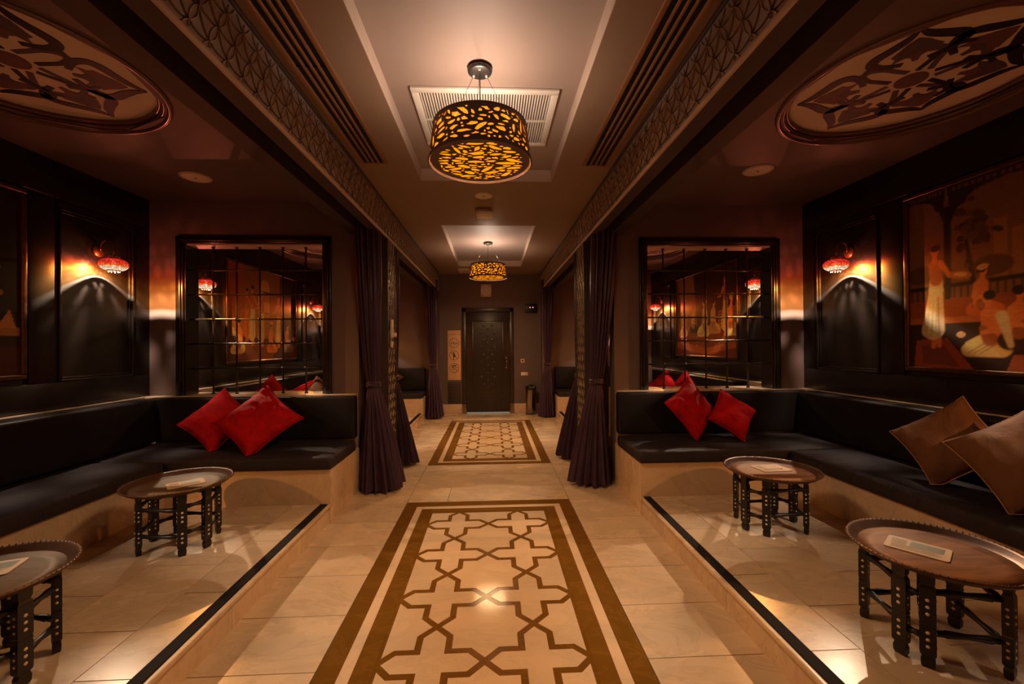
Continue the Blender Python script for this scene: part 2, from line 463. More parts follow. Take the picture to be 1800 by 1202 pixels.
# inlaid star and cross panels, set flush into the floor
S = 0.487
def inset_poly(poly, d):
    n = len(poly)
    ar = sum(poly[i][0]*poly[(i+1) % n][1]-poly[(i+1) % n][0]*poly[i][1] for i in range(n))
    if ar < 0: poly = poly[::-1]
    out = []
    for i in range(n):
        p0, p1, p2 = Vector(poly[i-1]), Vector(poly[i]), Vector(poly[(i+1) % n])
        e1, e2 = (p1-p0).normalized(), (p2-p1).normalized()
        n1, n2 = Vector((-e1.y, e1.x)), Vector((-e2.y, e2.x))
        den = 1 + n1.dot(n2)
        q = p1 + (n1+n2)*(d/max(den, 0.25))
        out.append((q.x, q.y))
    return out
R8 = S/2
star = []
for k in range(8):
    a = k*PI/4
    star.append((R8*math.cos(a), R8*math.sin(a)))
    a2 = a + PI/8; rn = R8*math.cos(PI/4)/math.cos(PI/8)
    star.append((rn*math.cos(a2), rn*math.sin(a2)))
# cross = the space left between four stars
cross = []
for k in range(4):
    ca, sa = math.cos(k*PI/2), math.sin(k*PI/2)
    # one quarter of the outline, walking from the east tip to the north tip round the star at (S/2,S/2)
    cxs, cys = S/2, S/2
    pts = []
    for j in range(12, 7, -1):       # star vertices from its south tip to its west tip
        pts.append((cxs+star[j][0], cys+star[j][1]))
    for (x, y) in pts[:-1]:
        cross.append((x*ca - y*sa, x*sa + y*ca))
half_star = [p for p in star if p[0] > 1e-6]
half_star = [(0, -R8)] + sorted(half_star, key=lambda p: math.atan2(p[1], p[0])) + [(0, R8)]
LINE = 0.0165
star_i, cross_i, half_i = inset_poly(star, LINE), inset_poly(cross, LINE), inset_poly(half_star, LINE)
quarter = [p for p in star if p[0] > 1e-6 and p[1] > 1e-6]
quarter = [(0, 0), (R8, 0)] + sorted(quarter, key=lambda p: math.atan2(p[1], p[0])) + [(0, R8)]
quarter_i = inset_poly(quarter, LINE*0.9)
def shape_mesh(poly, name):
    me = MB().prism(poly, -0.012, 0).mesh(name); me.materials.append(M['marble_white']); return me
me_star, me_cross, me_half, me_quart = [shape_mesh(p, n) for p, n in ((star_i, 'star_tile'), (cross_i, 'cross_tile'), (half_i, 'half_star_tile'), (quarter_i, 'corner_tile'))]
def put(me, name, x, y, rz=0.0, z=0.0):
    o = bpy.data.objects.new(name, me); COL.objects.link(o); o.location = (x, y, z); o.rotation_euler = (0, 0, rz); o.parent = floor
for (ry0, ry1) in RUGS:
    b0, b1, b2, b3 = H_OUT, 0.63, 0.575, S      # band edges measured from the centre line
    e0, e1, e2, e3 = 0.0, 0.105, 0.16, 0.245    # the same at both ends
    bed = MB().box(CX-b0+.002, CX+b0-.002, ry0+.002, ry1-.002, -0.0139, -0.0012).build('inlay_bed', M['brown_stone'], floor)
    # outer and inner brown border bars and the pale fillet between them, each bar a piece of its own
    def ring(o_, i_, eo, ei, mat, nm):
        g = 0.0008
        for s in (-1, 1):
            x0, x1 = sorted((CX+s*i_, CX+s*o_))
            MB().box(x0+g, x1-g, ry0+eo, ry1-eo, -0.0012, 0).build(nm, mat, floor)
        for ya, yb in ((ry0+eo, ry0+ei), (ry1-ei, ry1-eo)):
            MB().box(CX-i_+g, CX+i_-g, ya+g, yb-g, -0.0012, 0).build(nm, mat, floor)
    ring(b0-.002, b1, .002, e1, M['brown_stone'], 'border_bar')
    ring(b1, b2, e1, e2, M['marble_white'], 'pale_fillet')
    ring(b2, b3, e2, e3, M['brown_stone'], 'border_bar')
    yc0 = ry0 + e3 + S/2
    for j in range(5):
        for i in (-0.5, 0.5):
            put(me_cross, 'cross_tile', CX+i*S, yc0+j*S)
        if j < 4:
            put(me_star, 'star_tile', CX, yc0+(j+0.5)*S)
            put(me_half, 'half_star_tile', CX-S, yc0+(j+0.5)*S)
            put(me_half, 'half_star_tile', CX+S, yc0+(j+0.5)*S, PI)
    put(me_half, 'half_star_tile', CX, yc0-0.5*S, PI/2)
    put(me_half, 'half_star_tile', CX, yc0+4.5*S, -PI/2)
    for (x, yy, r) in ((CX-S, yc0-.5*S, 0), (CX+S, yc0-.5*S, PI/2), (CX+S, yc0+4.5*S, PI), (CX-S, yc0+4.5*S, -PI/2)):
        put(me_quart, 'corner_tile', x, yy, r)

# ==================================================================== PLATFORMS AND MARBLE BENCHES
def platform(s, ya, yb, label, rear):
    body = MB().box(DX(s, D_PLAT+0.022), DX(s, D_WALL), ya, yb, 0.0, Z_PLAT-0.02).build('platform', M['grout'])
    struct(body, label, 'platform')
    # riser slabs
    y = ya; ln = 1.3
    start = 2.193 - 1.3*3
    cuts = [ya] + [c for c in (start + ln*i for i in range(12)) if ya+0.1 < c < yb-0.1] + [yb]
    for a, b in zip(cuts[:-1], cuts[1:]):
        x0, x1 = sorted((DX(s, D_PLAT+0.006), DX(s, D_PLAT+0.022)))
        MB().box(x0, x1, a+.0015, b-.0015, 0.0005, Z_PLAT-0.024).build('riser_slab', M['marble'], body)
    # nosing, grip strip and paving
    rbox('nosing', DX(s, D_PLAT-0.006), DX(s, 1.292), ya, yb, Z_PLAT-0.022, Z_PLAT, M['marble_wall'], body, 0.004)
    MB().box(DX(s, 1.2925), DX(s, 1.350), ya, yb, Z_PLAT-0.02, Z_PLAT+0.003).build('grip_strip', M['grip'], body)
    xs = [1.3505, 1.565, 1.958, 2.351, 2.744, 3.137, D_WALL]
    cl = []
    for ci in range(len(xs)-1):
        off = 0.0 if ci % 2 else 0.2875
        y0 = 1.98 + off - 0.575*8
        e = [y0 + 0.575*i for i in range(20)]
        e = [ya] + [q for q in e if ya+.03 < q < yb-.03] + [yb]
        for a, b in zip(e[:-1], e[1:]):
            x0, x1 = sorted((DX(s, xs[ci]), DX(s, xs[ci+1])))
            if xs[ci] < 2.6: cl.append((x0, x1, a, b))
    tile_set(body, cl, Z_PLAT-0.02, Z_PLAT, M['marble'])
    return body
BENCH_Y = 3.465
SIDE = {-1: 'left', 1: 'right'}
for s in (-1, 1):
    platform(s, Y_IN, BENCH_Y+0.02, 'raised marble step with black grip strip on the %s, nearest the camera' % SIDE[s], False)
    platform(s, 5.20, 7.97, 'raised marble step in the far bay on the %s' % SIDE[s], True)
    # L-shaped marble base: end run under the mirror, side run along the panelled wall
    base = struct(empty('marble_bench', (DX(s, 2.3), 3.9, Z_PLAT)), 'cream marble bench base in the near %s bay' % SIDE[s], 'bench')
    b = MB(); b.box(DX(s, D_PLAT), DX(s, D_WALL), BENCH_Y, 4.2, 0.0, Z_BOX); b.build('end_base', M['marble_wall'], base)
    b = MB(); b.box(DX(s, 2.56), DX(s, D_WALL), Y_IN, BENCH_Y, Z_PLAT, Z_BOX); b.build('side_base', M['marble_wall'], base)
    b = MB(); b.box(DX(s, 1.31), DX(s, D_WALL), 4.2, Y_PART, 0.0, Z_BACK-.02); b.build('back_upstand', M['marble_wall'], base)
    rbox('ledge', DX(s, 1.31), DX(s, D_WALL), 4.19, 4.298, Z_BACK-.02, Z_BACK, M['marble_wall'], base, 0.003)
    rbox('ledge', DX(s, 3.283), DX(s, D_WALL-0.025), Y_IN, 4.19, Z_BACK-.02, Z_BACK, M['marble_wall'], base, 0.003)
    MB().box(DX(s, 3.29), DX(s, D_WALL), Y_IN, 4.19, Z_BOX, Z_BACK-.02).build('back_upstand', M['marble_wall'], base)
    fb = struct(empty('marble_bench', (DX(s, 2.3), 8.4, Z_PLAT)), 'cream marble bench base round the far %s bay' % SIDE[s], 'bench')
    MB().box(DX(s, D_PLAT), DX(s, D_WALL), 7.95, Y_ALC, 0.0, Z_BOX).build('end_base', M['marble_wall'], fb)
    MB().box(DX(s, D_PLAT), DX(s, D_WALL), Y_PART2, 5.18, 0.0, Z_BOX).build('near_base', M['marble_wall'], fb)
    MB().box(DX(s, 2.56), DX(s, D_WALL), 5.18, 7.95, Z_PLAT, Z_BOX).build('side_base', M['marble_wall'], fb)
    MB().box(DX(s, 1.31), DX(s, D_WALL), Y_PART2, 4.565, Z_BOX, Z_BACK-.02).build('back_upstand', M['marble_wall'], fb)
    rbox('ledge', DX(s, 1.31), DX(s, D_WALL), Y_PART2+.001, 4.575, Z_BACK-.02, Z_BACK, M['marble_wall'], fb, 0.003)
    MB().box(DX(s, 3.29), DX(s, D_WALL), 4.565, 8.46, Z_BOX, Z_BACK-.02).build('back_upstand', M['marble_wall'], fb)
    rbox('ledge', DX(s, 3.283), DX(s, D_WALL-0.025), 4.575, 8.46, Z_BACK-.02, Z_BACK, M['marble_wall'], fb, 0.003)

# upholstered cushions
def slab_cushion(name, x0, x1, y0, y1, z0, z1, mat, label, cat, w=0.03, wav=0.004, seed=0):
    if x0 > x1: x0, x1 = x1, x0
    me = bpy.data.meshes.new(name); bm = bmesh.new()
    cx, cy, cz = (x0+x1)/2, (y0+y1)/2, (z0+z1)/2
    bmesh.ops.create_cube(bm, size=1.0)
    for v in bm.verts: v.co = Vector((v.co.x*(x1-x0), v.co.y*(y1-y0), v.co.z*(z1-z0)))
    bmesh.ops.bevel(bm, geom=list(bm.edges), offset=w, segments=3, affect='EDGES', profile=0.55)
    for ax, ln in ((0, x1-x0), (1, y1-y0), (2, z1-z0)):
        n = int(ln/0.09)
        for i in range(1, n):
            co = Vector((0,0,0)); no = Vector((0,0,0)); co[ax] = -ln/2 + ln*i/n; no[ax] = 1
            bmesh.ops.bisect_plane(bm, geom=list(bm.verts)+list(bm.edges)+list(bm.faces), plane_co=co, plane_no=no)
    bm.normal_update()
    for v in bm.verts:
        p = v.co + Vector((cx*1.7+seed, cy*1.3, 0))
        d = noise.noise(p*4.0)*wav + noise.noise(p*11.0)*wav*0.5
        if v.co.z > 0: v.co += v.normal * d
    for f in bm.faces: f.smooth = True
    bm.to_mesh(me); bm.free()
    o = link(name, me, mat); o.location = (cx, cy, cz)
    tag(o, label, cat); return o
for s in (-1, 1):
    n = SIDE[s]
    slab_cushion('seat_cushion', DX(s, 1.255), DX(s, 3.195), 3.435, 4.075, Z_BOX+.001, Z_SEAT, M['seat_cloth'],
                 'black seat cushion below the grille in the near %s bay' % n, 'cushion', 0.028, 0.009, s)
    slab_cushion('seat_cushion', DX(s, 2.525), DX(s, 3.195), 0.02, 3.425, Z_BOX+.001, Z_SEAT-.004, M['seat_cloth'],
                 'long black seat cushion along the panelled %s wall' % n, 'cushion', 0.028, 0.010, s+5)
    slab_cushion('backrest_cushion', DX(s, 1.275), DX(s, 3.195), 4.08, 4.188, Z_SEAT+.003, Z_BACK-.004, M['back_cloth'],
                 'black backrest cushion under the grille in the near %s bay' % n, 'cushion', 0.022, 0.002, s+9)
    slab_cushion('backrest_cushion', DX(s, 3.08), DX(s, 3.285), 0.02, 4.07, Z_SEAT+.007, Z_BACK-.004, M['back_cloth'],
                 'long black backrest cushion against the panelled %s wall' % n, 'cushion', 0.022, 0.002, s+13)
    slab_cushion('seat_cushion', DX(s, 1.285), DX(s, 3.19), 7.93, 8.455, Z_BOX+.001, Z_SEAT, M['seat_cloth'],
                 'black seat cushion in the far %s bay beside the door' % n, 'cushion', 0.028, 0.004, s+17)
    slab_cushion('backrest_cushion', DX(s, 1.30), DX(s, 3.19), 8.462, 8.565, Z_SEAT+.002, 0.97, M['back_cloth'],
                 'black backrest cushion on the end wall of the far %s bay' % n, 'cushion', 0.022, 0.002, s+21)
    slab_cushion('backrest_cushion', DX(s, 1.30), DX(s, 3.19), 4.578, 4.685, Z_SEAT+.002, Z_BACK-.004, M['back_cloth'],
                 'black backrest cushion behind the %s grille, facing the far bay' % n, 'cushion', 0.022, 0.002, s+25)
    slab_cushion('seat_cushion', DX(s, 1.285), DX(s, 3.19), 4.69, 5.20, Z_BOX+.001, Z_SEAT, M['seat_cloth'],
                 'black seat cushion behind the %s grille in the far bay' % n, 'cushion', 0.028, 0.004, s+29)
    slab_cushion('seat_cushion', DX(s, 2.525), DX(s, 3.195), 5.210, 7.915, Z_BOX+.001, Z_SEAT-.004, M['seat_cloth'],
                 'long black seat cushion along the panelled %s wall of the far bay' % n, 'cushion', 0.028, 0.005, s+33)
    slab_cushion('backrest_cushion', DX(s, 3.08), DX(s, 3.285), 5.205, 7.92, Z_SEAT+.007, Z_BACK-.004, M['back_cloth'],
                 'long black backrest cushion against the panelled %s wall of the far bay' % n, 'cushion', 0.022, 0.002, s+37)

# ==================================================================== WALLS
for s in (-1, 1):
    n = SIDE[s]
    # side walls: lacquered backing, proud stiles and rails, recessed panels, one run per bay
    for (wn, ya0, yb0, P0, P1, panels, lab) in (
            ('wall_'+n, Y_IN, Y_PART, 1.06, 3.205, [(3.43, 4.115), (0.135, 0.82)], 'black lacquered panelled wall of the near bay on the %s' % n),
            ('wall_far_'+n, Y_PART2, Y_ALC, 5.49, 7.40, [(4.62, 5.27), (7.62, 8.42)], 'black lacquered panelled wall of the far bay on the %s' % n)):
        w = struct(MB().box(DX(s, D_WALL), DX(s, D_WALL+0.15), ya0, yb0, 0, Z_CEIL).build(wn, M['lacquer']), lab, 'wall')
        zlo, zhi = 1.155, 2.52
        pr = 0.024
        def board(nm, ya, yb, za, zb):
            rbox(nm, DX(s, D_WALL-pr), DX(s, D_WALL), ya+.0008, yb-.0008, za+.0008, zb-.0008, M['lacquer'], w, 0.003)
        board('rail', ya0, yb0, 2.585, Z_ALC-.002)
        board('rail', ya0, yb0, Z_BACK, zlo)
        pn = sorted(panels)
        for a, b in ((ya0, pn[0][0]), (pn[0][1], P0-.015), (P1+.015, pn[1][0]), (pn[1][1], yb0)): board('stile', a, b, zlo, 2.585)
        for a, b in panels:
            board('rail', a, b, zhi, 2.585)
            MB().box(DX(s, D_WALL-.006), DX(s, D_WALL), a+.03, b-.03, zlo+.03, zhi-.03).build('panel', M['lacquer'], w)
            fr = MB()
            for off, hh in ((0.0, 0.034), (0.018, 0.018)):
                for (ya, yb, za, zb) in ((a+off, b-off, zlo+off, zlo+off+.018), (a+off, b-off, zhi-off-.018, zhi-off), (a+off, a+off+.018, zlo+off, zhi-off), (b-off-.018, b-off, zlo+off, zhi-off)):
                    fr.box(DX(s, D_WALL-hh), DX(s, D_WALL), ya, yb, za, zb)
            me = fr.mesh('panel_moulding'); bevel_mesh(me, 0.004, 2); link('panel_moulding', me, M['lacquer'], w)
    # partition wall between the bays, with an opening that looks into the far bay
    pw = struct(empty('wall_partition_'+n, (DX(s, 2.3), Y_PART, 0)), 'taupe partition wall around the barred opening on the %s' % n, 'wall')
    MO, MZ0, MZ1 = 0.672, Z_BACK, 2.440
    mxc = DX(s, 2.31)
    b = MB()
    xa, xb = sorted((DX(s, 1.30), DX(s, D_WALL+.1)))
    b.box(xa, mxc-MO, Y_PART, Y_PART2, 0, Z_ALC); b.box(mxc+MO, xb, Y_PART, Y_PART2, 0, Z_ALC)
    b.box(mxc-MO, mxc+MO, Y_PART, Y_PART2, MZ1, Z_ALC); b.box(mxc-MO, mxc+MO, Y_PART, Y_PART2, 0, MZ0-.02)
    b.build('plaster', M['paint'], pw)
    rbox('sill', mxc-MO, mxc+MO, Y_PART-.001, Y_PART2+.001, MZ0-.02, MZ0, M['marble_wall'], pw, 0.002)
    # wall behind the camera, closing the near bay
    bw = struct(MB().box(DX(s, 1.30), DX(s, D_WALL+.1), Y_IN-0.6, Y_IN, 0, Z_ALC).build('wall_rear_'+n, M['paint']), 'taupe rear wall of the near bay on the %s' % n, 'wall')
    fw = struct(MB().box(DX(s, 1.06), DX(s, D_WALL+.15), Y_ALC, Y_END, 0, Z_BEAM-.007).build('wall_bay_end_'+n, M['paint']), 'taupe end wall of the far bay on the %s' % n, 'wall')
    MB().box(DX(s, 1.386), DX(s, D_WALL+.15), Y_ALC, Y_END, Z_BEAM-.007, Z_ALC).build('upper_plaster', M['paint'], fw)
    # pilaster with lattice face between the bays
    cy0, cy1 = (4.47, 4.84) if s < 0 else (4.58, 5.03)
    globals()['COLY_%s' % n] = (cy0, cy1)
struct(MB().box(-3.6, 3.6, Y_END, Y_END+0.12, 0, Z_CEIL).build('wall_end', M['paint']), 'dark taupe end wall with the door', 'wall')
struct(MB().box(-3.6, 3.6, Y_BACK-0.12, Y_BACK, 0, Z_CEIL).build('wall_rear', M['paint']), 'taupe wall behind the camera', 'wall')

# flower-like lattice of overlapping circles, clipped to a rectangle (u along, v up)
def lattice(u0, u1, v0, v1, a, width, depth, voff):
    mb = MB(); rows = int((v1-v0)/(a*0.866))+4
    seg = 5
    def ribbon(pts):
        vs, fs = [], []
        for i, (u, v) in enumerate(pts):
            p, q = pts[max(i-1, 0)], pts[min(i+1, len(pts)-1)]
            tx, ty = q[0]-p[0], q[1]-p[1]; L = math.hypot(tx, ty) or 1
            nx, ny = -ty/L*width/2, tx/L*width/2
            vs += [(u+nx, v+ny, 0), (u+nx*.7, v+ny*.7, depth), (u-nx*.7, v-ny*.7, depth), (u-nx, v-ny, 0)]
        for i in range(len(pts)-1):
            b = i*4; c = b+4
            fs += [(b, c, c+1, b+1), (b+1, c+1, c+2, b+2), (b+2, c+2, c+3, b+3)]
        mb.add(vs, fs)
    nodes = {}
    for r in range(-2, rows):
        v = v0 + voff + r*a*0.8660254
        sh = (r % 2)*a/2
        n0 = int((u0-sh)/a)-2; n1 = int((u1-sh)/a)+2
        for c in range(n0, n1): nodes[(r, c)] = (sh + c*a, v)
    for (r, c), (u, v) in nodes.items():
        for dr, ang in ((0, 0), (1, PI/3), (1, 2*PI/3)):
            for side in (-1, 1):
                # arc from this node to its neighbour, centred on the third corner of the triangle
                ca = ang + side*PI/3
                ox, oy = u + a*math.cos(ca), v + a*math.sin(ca)
                pts = []
                for i in range(seg+1):
                    t = ca + PI + side*(-(PI/3))*(i/seg)
                    pts.append((ox + a*math.cos(t), oy + a*math.sin(t)))
                run = []
                for p in pts:
                    if u0 <= p[0] <= u1 and v0 <= p[1] <= v1: run.append(p)
                    else:
                        if len(run) > 1: ribbon(run)
                        run = []
                if len(run) > 1: ribbon(run)
    return mb
def lattice_obj(s, u0, u1, v0, v1, parent, a=0.113, w=0.0038, dep=0.006, voff=0.045):
    mb = lattice(u0, u1, v0, v1, a, w, dep, voff)
    xf = DX(s, D_FASCIA)
    # u -> y, v -> z, depth towards the corridor
    mb.v = [(xf - s*p[2], p[0], p[1]) for p in mb.v]
    if s > 0: mb.f = [tuple(reversed(f)) for f in mb.f]
    if s < 0: pass
    return mb.build('lattice', M['bronze'], parent)
for s in (-1, 1):
    n = SIDE[s]
    beam = struct(empty('trim_%d' % (1 if s < 0 else 2), (DX(s, 1.2), 3.7, Z_BEAM)), 'long ceiling beam faced with bronze lattice on the %s' % n, 'beam')
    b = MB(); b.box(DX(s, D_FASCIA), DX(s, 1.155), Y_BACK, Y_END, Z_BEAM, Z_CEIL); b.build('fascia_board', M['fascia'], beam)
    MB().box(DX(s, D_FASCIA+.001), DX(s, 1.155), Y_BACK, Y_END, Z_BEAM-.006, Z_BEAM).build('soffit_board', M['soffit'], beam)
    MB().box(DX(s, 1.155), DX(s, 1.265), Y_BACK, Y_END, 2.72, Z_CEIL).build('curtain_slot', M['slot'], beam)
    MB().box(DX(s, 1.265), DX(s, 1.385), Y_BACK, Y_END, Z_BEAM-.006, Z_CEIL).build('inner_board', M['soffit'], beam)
    rbox('edge_strip', DX(s, D_FASCIA-.012), DX(s, D_FASCIA+.002), Y_BACK, Y_END, Z_BEAM-.006, Z_BEAM+.018, M['paint_trim'], beam, 0.002)
    rbox('top_strip', DX(s, D_FASCIA-.014), DX(s, D_FASCIA+.002), Y_BACK, Y_END, Z_CEIL-.022, Z_CEIL, M['soffit'], beam, 0.002)
    lattice_obj(s, 0.9, Y_END-.02, Z_BEAM+.018, Z_CEIL-.022, beam)
    cy0, cy1 = globals()['COLY_%s' % n]
    col = struct(empty('column', (DX(s, 1.2), (cy0+cy1)/2, 0)), 'pilaster faced with bronze lattice between the bays on the %s' % n, 'column')
    MB().box(DX(s, D_FASCIA), DX(s, 1.31), cy0, cy1, 0, Z_BEAM-.006).build('core', M['soffit'], col)
    for ya in (cy0, cy1-.014):
        rbox('edge_strip', DX(s, D_FASCIA-.010), DX(s, D_FASCIA+.001), ya, ya+.014, 0.1, Z_BEAM-.008, M['soffit'], col, 0.002)
    lattice_obj(s, cy0+.016, cy1-.016, 0.12, Z_BEAM-.01, col, a=0.113, voff=0.02)
    rbox('plinth', DX(s, D_FASCIA-.012), DX(s, 1.31), cy0-.006, cy1+.006, 0, 0.10, M['marble_wall'], col, 0.003)
# ==================================================================== CEILINGS
RC = [(1.07, 3.80), (5.21, 7.93)]
RH, RZ = 0.587, 3.005
ceil = struct(empty('ceiling', (CX, 4, Z_CEIL)), 'brown corridor ceiling with two shallow recesses', 'ceiling')
b = MB(); t = 3.2
x0, x1 = DX(-1, D_FASCIA), DX(1, D_FASCIA)
b.box(x0, CX-RH, Y_BACK, Y_END, Z_CEIL, t); b.box(CX+RH, x1, Y_BACK, Y_END, Z_CEIL, t)
for ya, yb in ((Y_BACK, RC[0][0]), (RC[0][1], RC[1][0]), (RC[1][1], Y_END)): b.box(CX-RH, CX+RH, ya, yb, Z_CEIL, t)
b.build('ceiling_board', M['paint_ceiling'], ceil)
for ya, yb in RC:
    MB().box(CX-RH, CX+RH, ya, yb, RZ, t).build('recess_panel', M['paint_recess'], ceil)
    g = 0.004
    for (xa, xb, yc, yd) in ((CX-RH, CX-RH+g, ya, yb), (CX+RH-g, CX+RH, ya, yb), (CX-RH+g, CX+RH-g, ya, ya+g), (CX-RH+g, CX+RH-g, yb-g, yb)):
        MB().box(xa, xb, yc, yd, Z_CEIL-.001, RZ).build('recess_edge', M['paint_trim'], ceil)

MED_D, MED_R = 2.455, 0.615
def medallion(s, MED_Y, ya, yb, where, num, spin=0.0):
    n = where+SIDE[s]; cxm = DX(s, MED_D)
    ac = struct(empty('ceiling_alcove_'+n.replace(' ', '_'), (DX(s, 2.3), MED_Y, Z_ALC)), 'dark ceiling around the round medallion of the %s bay' % n, 'ceiling')
    # ceiling board with a round hole
    seg = 48
    x0, x1 = sorted((DX(s, 1.385), DX(s, D_WALL+.1)))
    out = [Vector((x0, ya)), Vector((x1, ya)), Vector((x1, yb)), Vector((x0, yb))]
    hole = [Vector((cxm+(MED_R+.01)*math.cos(2*PI*k/seg), MED_Y+(MED_R+.01)*math.sin(2*PI*k/seg))) for k in range(seg)]
    vs = out+hole
    ed = [(0,1),(1,2),(2,3),(3,0)] + [(4+k, 4+(k+1) % seg) for k in range(seg)]
    r = delaunay_2d_cdt(vs, ed, [], 1, 1e-6)
    fs = []
    for f in r[2]:
        c = sum((r[0][i] for i in f), Vector((0,0)))/len(f)
        if (c - Vector((cxm, MED_Y))).length > MED_R-.02: fs.append(tuple(reversed(f)))
    mb = MB(); mb.add([(p.x, p.y, Z_ALC) for p in r[0]], fs)
    mb.add([(p.x, p.y, Z_ALC+.15) for p in r[0]], [tuple(reversed(f)) for f in fs])
    mb.lathe([(MED_R+.01, Z_ALC), (MED_R+.01, Z_ALC+.15)], seg, (cxm, MED_Y, 0))
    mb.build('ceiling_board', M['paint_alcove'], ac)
    zt = Z_ALC+.055
    md = struct(empty('trim_%d' % num, (cxm, MED_Y, Z_ALC)), 'round ceiling medallion with dark floral motif in the %s bay' % n, 'medallion')
    MB().disc(MED_R+.02, zt, 64, (cxm, MED_Y, 0), up=False).add([(0,0,0)], []).build('field', M['medallion'], md)
    for rr, zz, th in ((MED_R+.032, Z_ALC+.002, .018), (MED_R+.004, Z_ALC+.020, .014), (MED_R-.018, Z_ALC+.038, .012)):
        pts = [(cxm+rr*math.cos(2*PI*k/72), MED_Y+rr*math.sin(2*PI*k/72), zz) for k in range(72)]
        MB().tube(pts, th, 10, closed=True).build('ring', M['med_ring'], md)
    # motif: six ogee leaves with tulips, all flat painted appliques 2 to 4 mm thick
    def place(poly, z0, z1, mat, nm, ang):
        ca, sa = math.cos(ang), math.sin(ang)
        q = [(cxm + s*(x*ca - y*sa), MED_Y + x*sa + y*ca) for x, y in poly]
        MB().prism(q, z0, z1).build(nm, mat, md)
    def band(pts, w):
        L, Rr = [], []
        m_ = len(pts)
        for i, p in enumerate(pts):
            a_, b_ = pts[max(i-1, 0)], pts[min(i+1, m_-1)]
            tx, ty = b_[0]-a_[0], b_[1]-a_[1]; l = math.hypot(tx, ty)
            ww = w[i] if isinstance(w, list) else w
            L.append((p[0]-ty/l*ww/2, p[1]+tx/l*ww/2)); Rr.append((p[0]+ty/l*ww/2, p[1]-tx/l*ww/2))
        return L + Rr[::-1]
    def spline(pts, n=4):
        o_ = []
        for i in range(len(pts)-1):
            p0, p1, p2, p3 = [Vector(pts[max(0, min(len(pts)-1, i+q))]) for q in (-1, 0, 1, 2)]
            for j in range(n):
                t_ = j/n
                q = 0.5*((2*p1)+(p2-p0)*t_+(2*p0-5*p1+4*p2-p3)*t_*t_+(3*p1-p0-3*p2+p3)*t_**3)
                o_.append((q.x, q.y))
        return o_ + [tuple(pts[-1])]
    MB().prism([(cxm+.075*math.cos(2*PI*q/24), MED_Y+.075*math.sin(2*PI*q/24)) for q in range(24)], zt-.0046, zt).build('rosette', M['med_rose'], md)
    k = 0
    for ang_d, tip in ((94.6, .535), (38, .46), (-18, .50), (-75, .50), (-132, .50), (151, .53)):
        ang = math.radians(ang_d)
        sc = tip/.5
        # ogee leaf outline in local frame: x outward
        right_side = [(.215, -.05), (.25, -.135), (.305, -.178), (.355, -.160), (.40, -.100), (.45, -.040), (.512, .0)]
        left_side = [(x, -y) for x, y in right_side]
        for sd, pts in enumerate((right_side, left_side)):
            pts = spline([(x*sc, y) for x, y in pts])
            wd = [w_[0] for w_ in spline([(v_, 0) for v_ in [.030, .040, .052, .058, .054, .042, .012]])]
            place(band(pts, wd), zt-.004, zt, M['med_black'], 'leaf_band', ang)
        tul = [(.262, 0), (.275, -.045), (.250, -.095), (.292, -.082), (.318, -.100), (.345, -.078), (.375, -.058), (.405, -.036), (.435, 0)]
        tul = [(x*sc, y) for x, y in tul] + [(x*sc, -y) for x, y in tul[-2:0:-1]]
        place(tul, zt-.003, zt, M['med_rose'] if k % 2 else M['med_mauve'], 'tulip', ang)
        cal = [(.22, -.012), (.26, -.02), (.285, -.055), (.30, -.03), (.315, 0), (.30, .03), (.285, .055), (.26, .02), (.22, .012)]
        place([(x*sc, y) for x, y in cal], zt-.0036, zt, M['med_mauve'] if k % 2 else M['med_rose'], 'calyx', ang)
        # interlaced strap towards the next leaf
        strap = [(.10, -.02), (.155, -.07), (.205, -.115), (.235, -.175), (.215, -.235)]
        place(band(spline(strap), .030), zt-.0025, zt, M['med_mauve'], 'strap', ang)
        strap = [(.10, .02), (.165, .06), (.22, .10), (.255, .165), (.24, .225)]
        place(band(spline(strap), .026), zt-.0042, zt, M['med_black'], 'strap', ang)
        k += 1
medallion(-1, 2.30, Y_IN-.6, Y_PART2, 'near ', 3); medallion(1, 2.30, Y_IN-.6, Y_PART2, 'near ', 4)
medallion(-1, 6.58, Y_PART2, Y_END, 'far ', 5); medallion(1, 6.58, Y_PART2, Y_END, 'far ', 6)

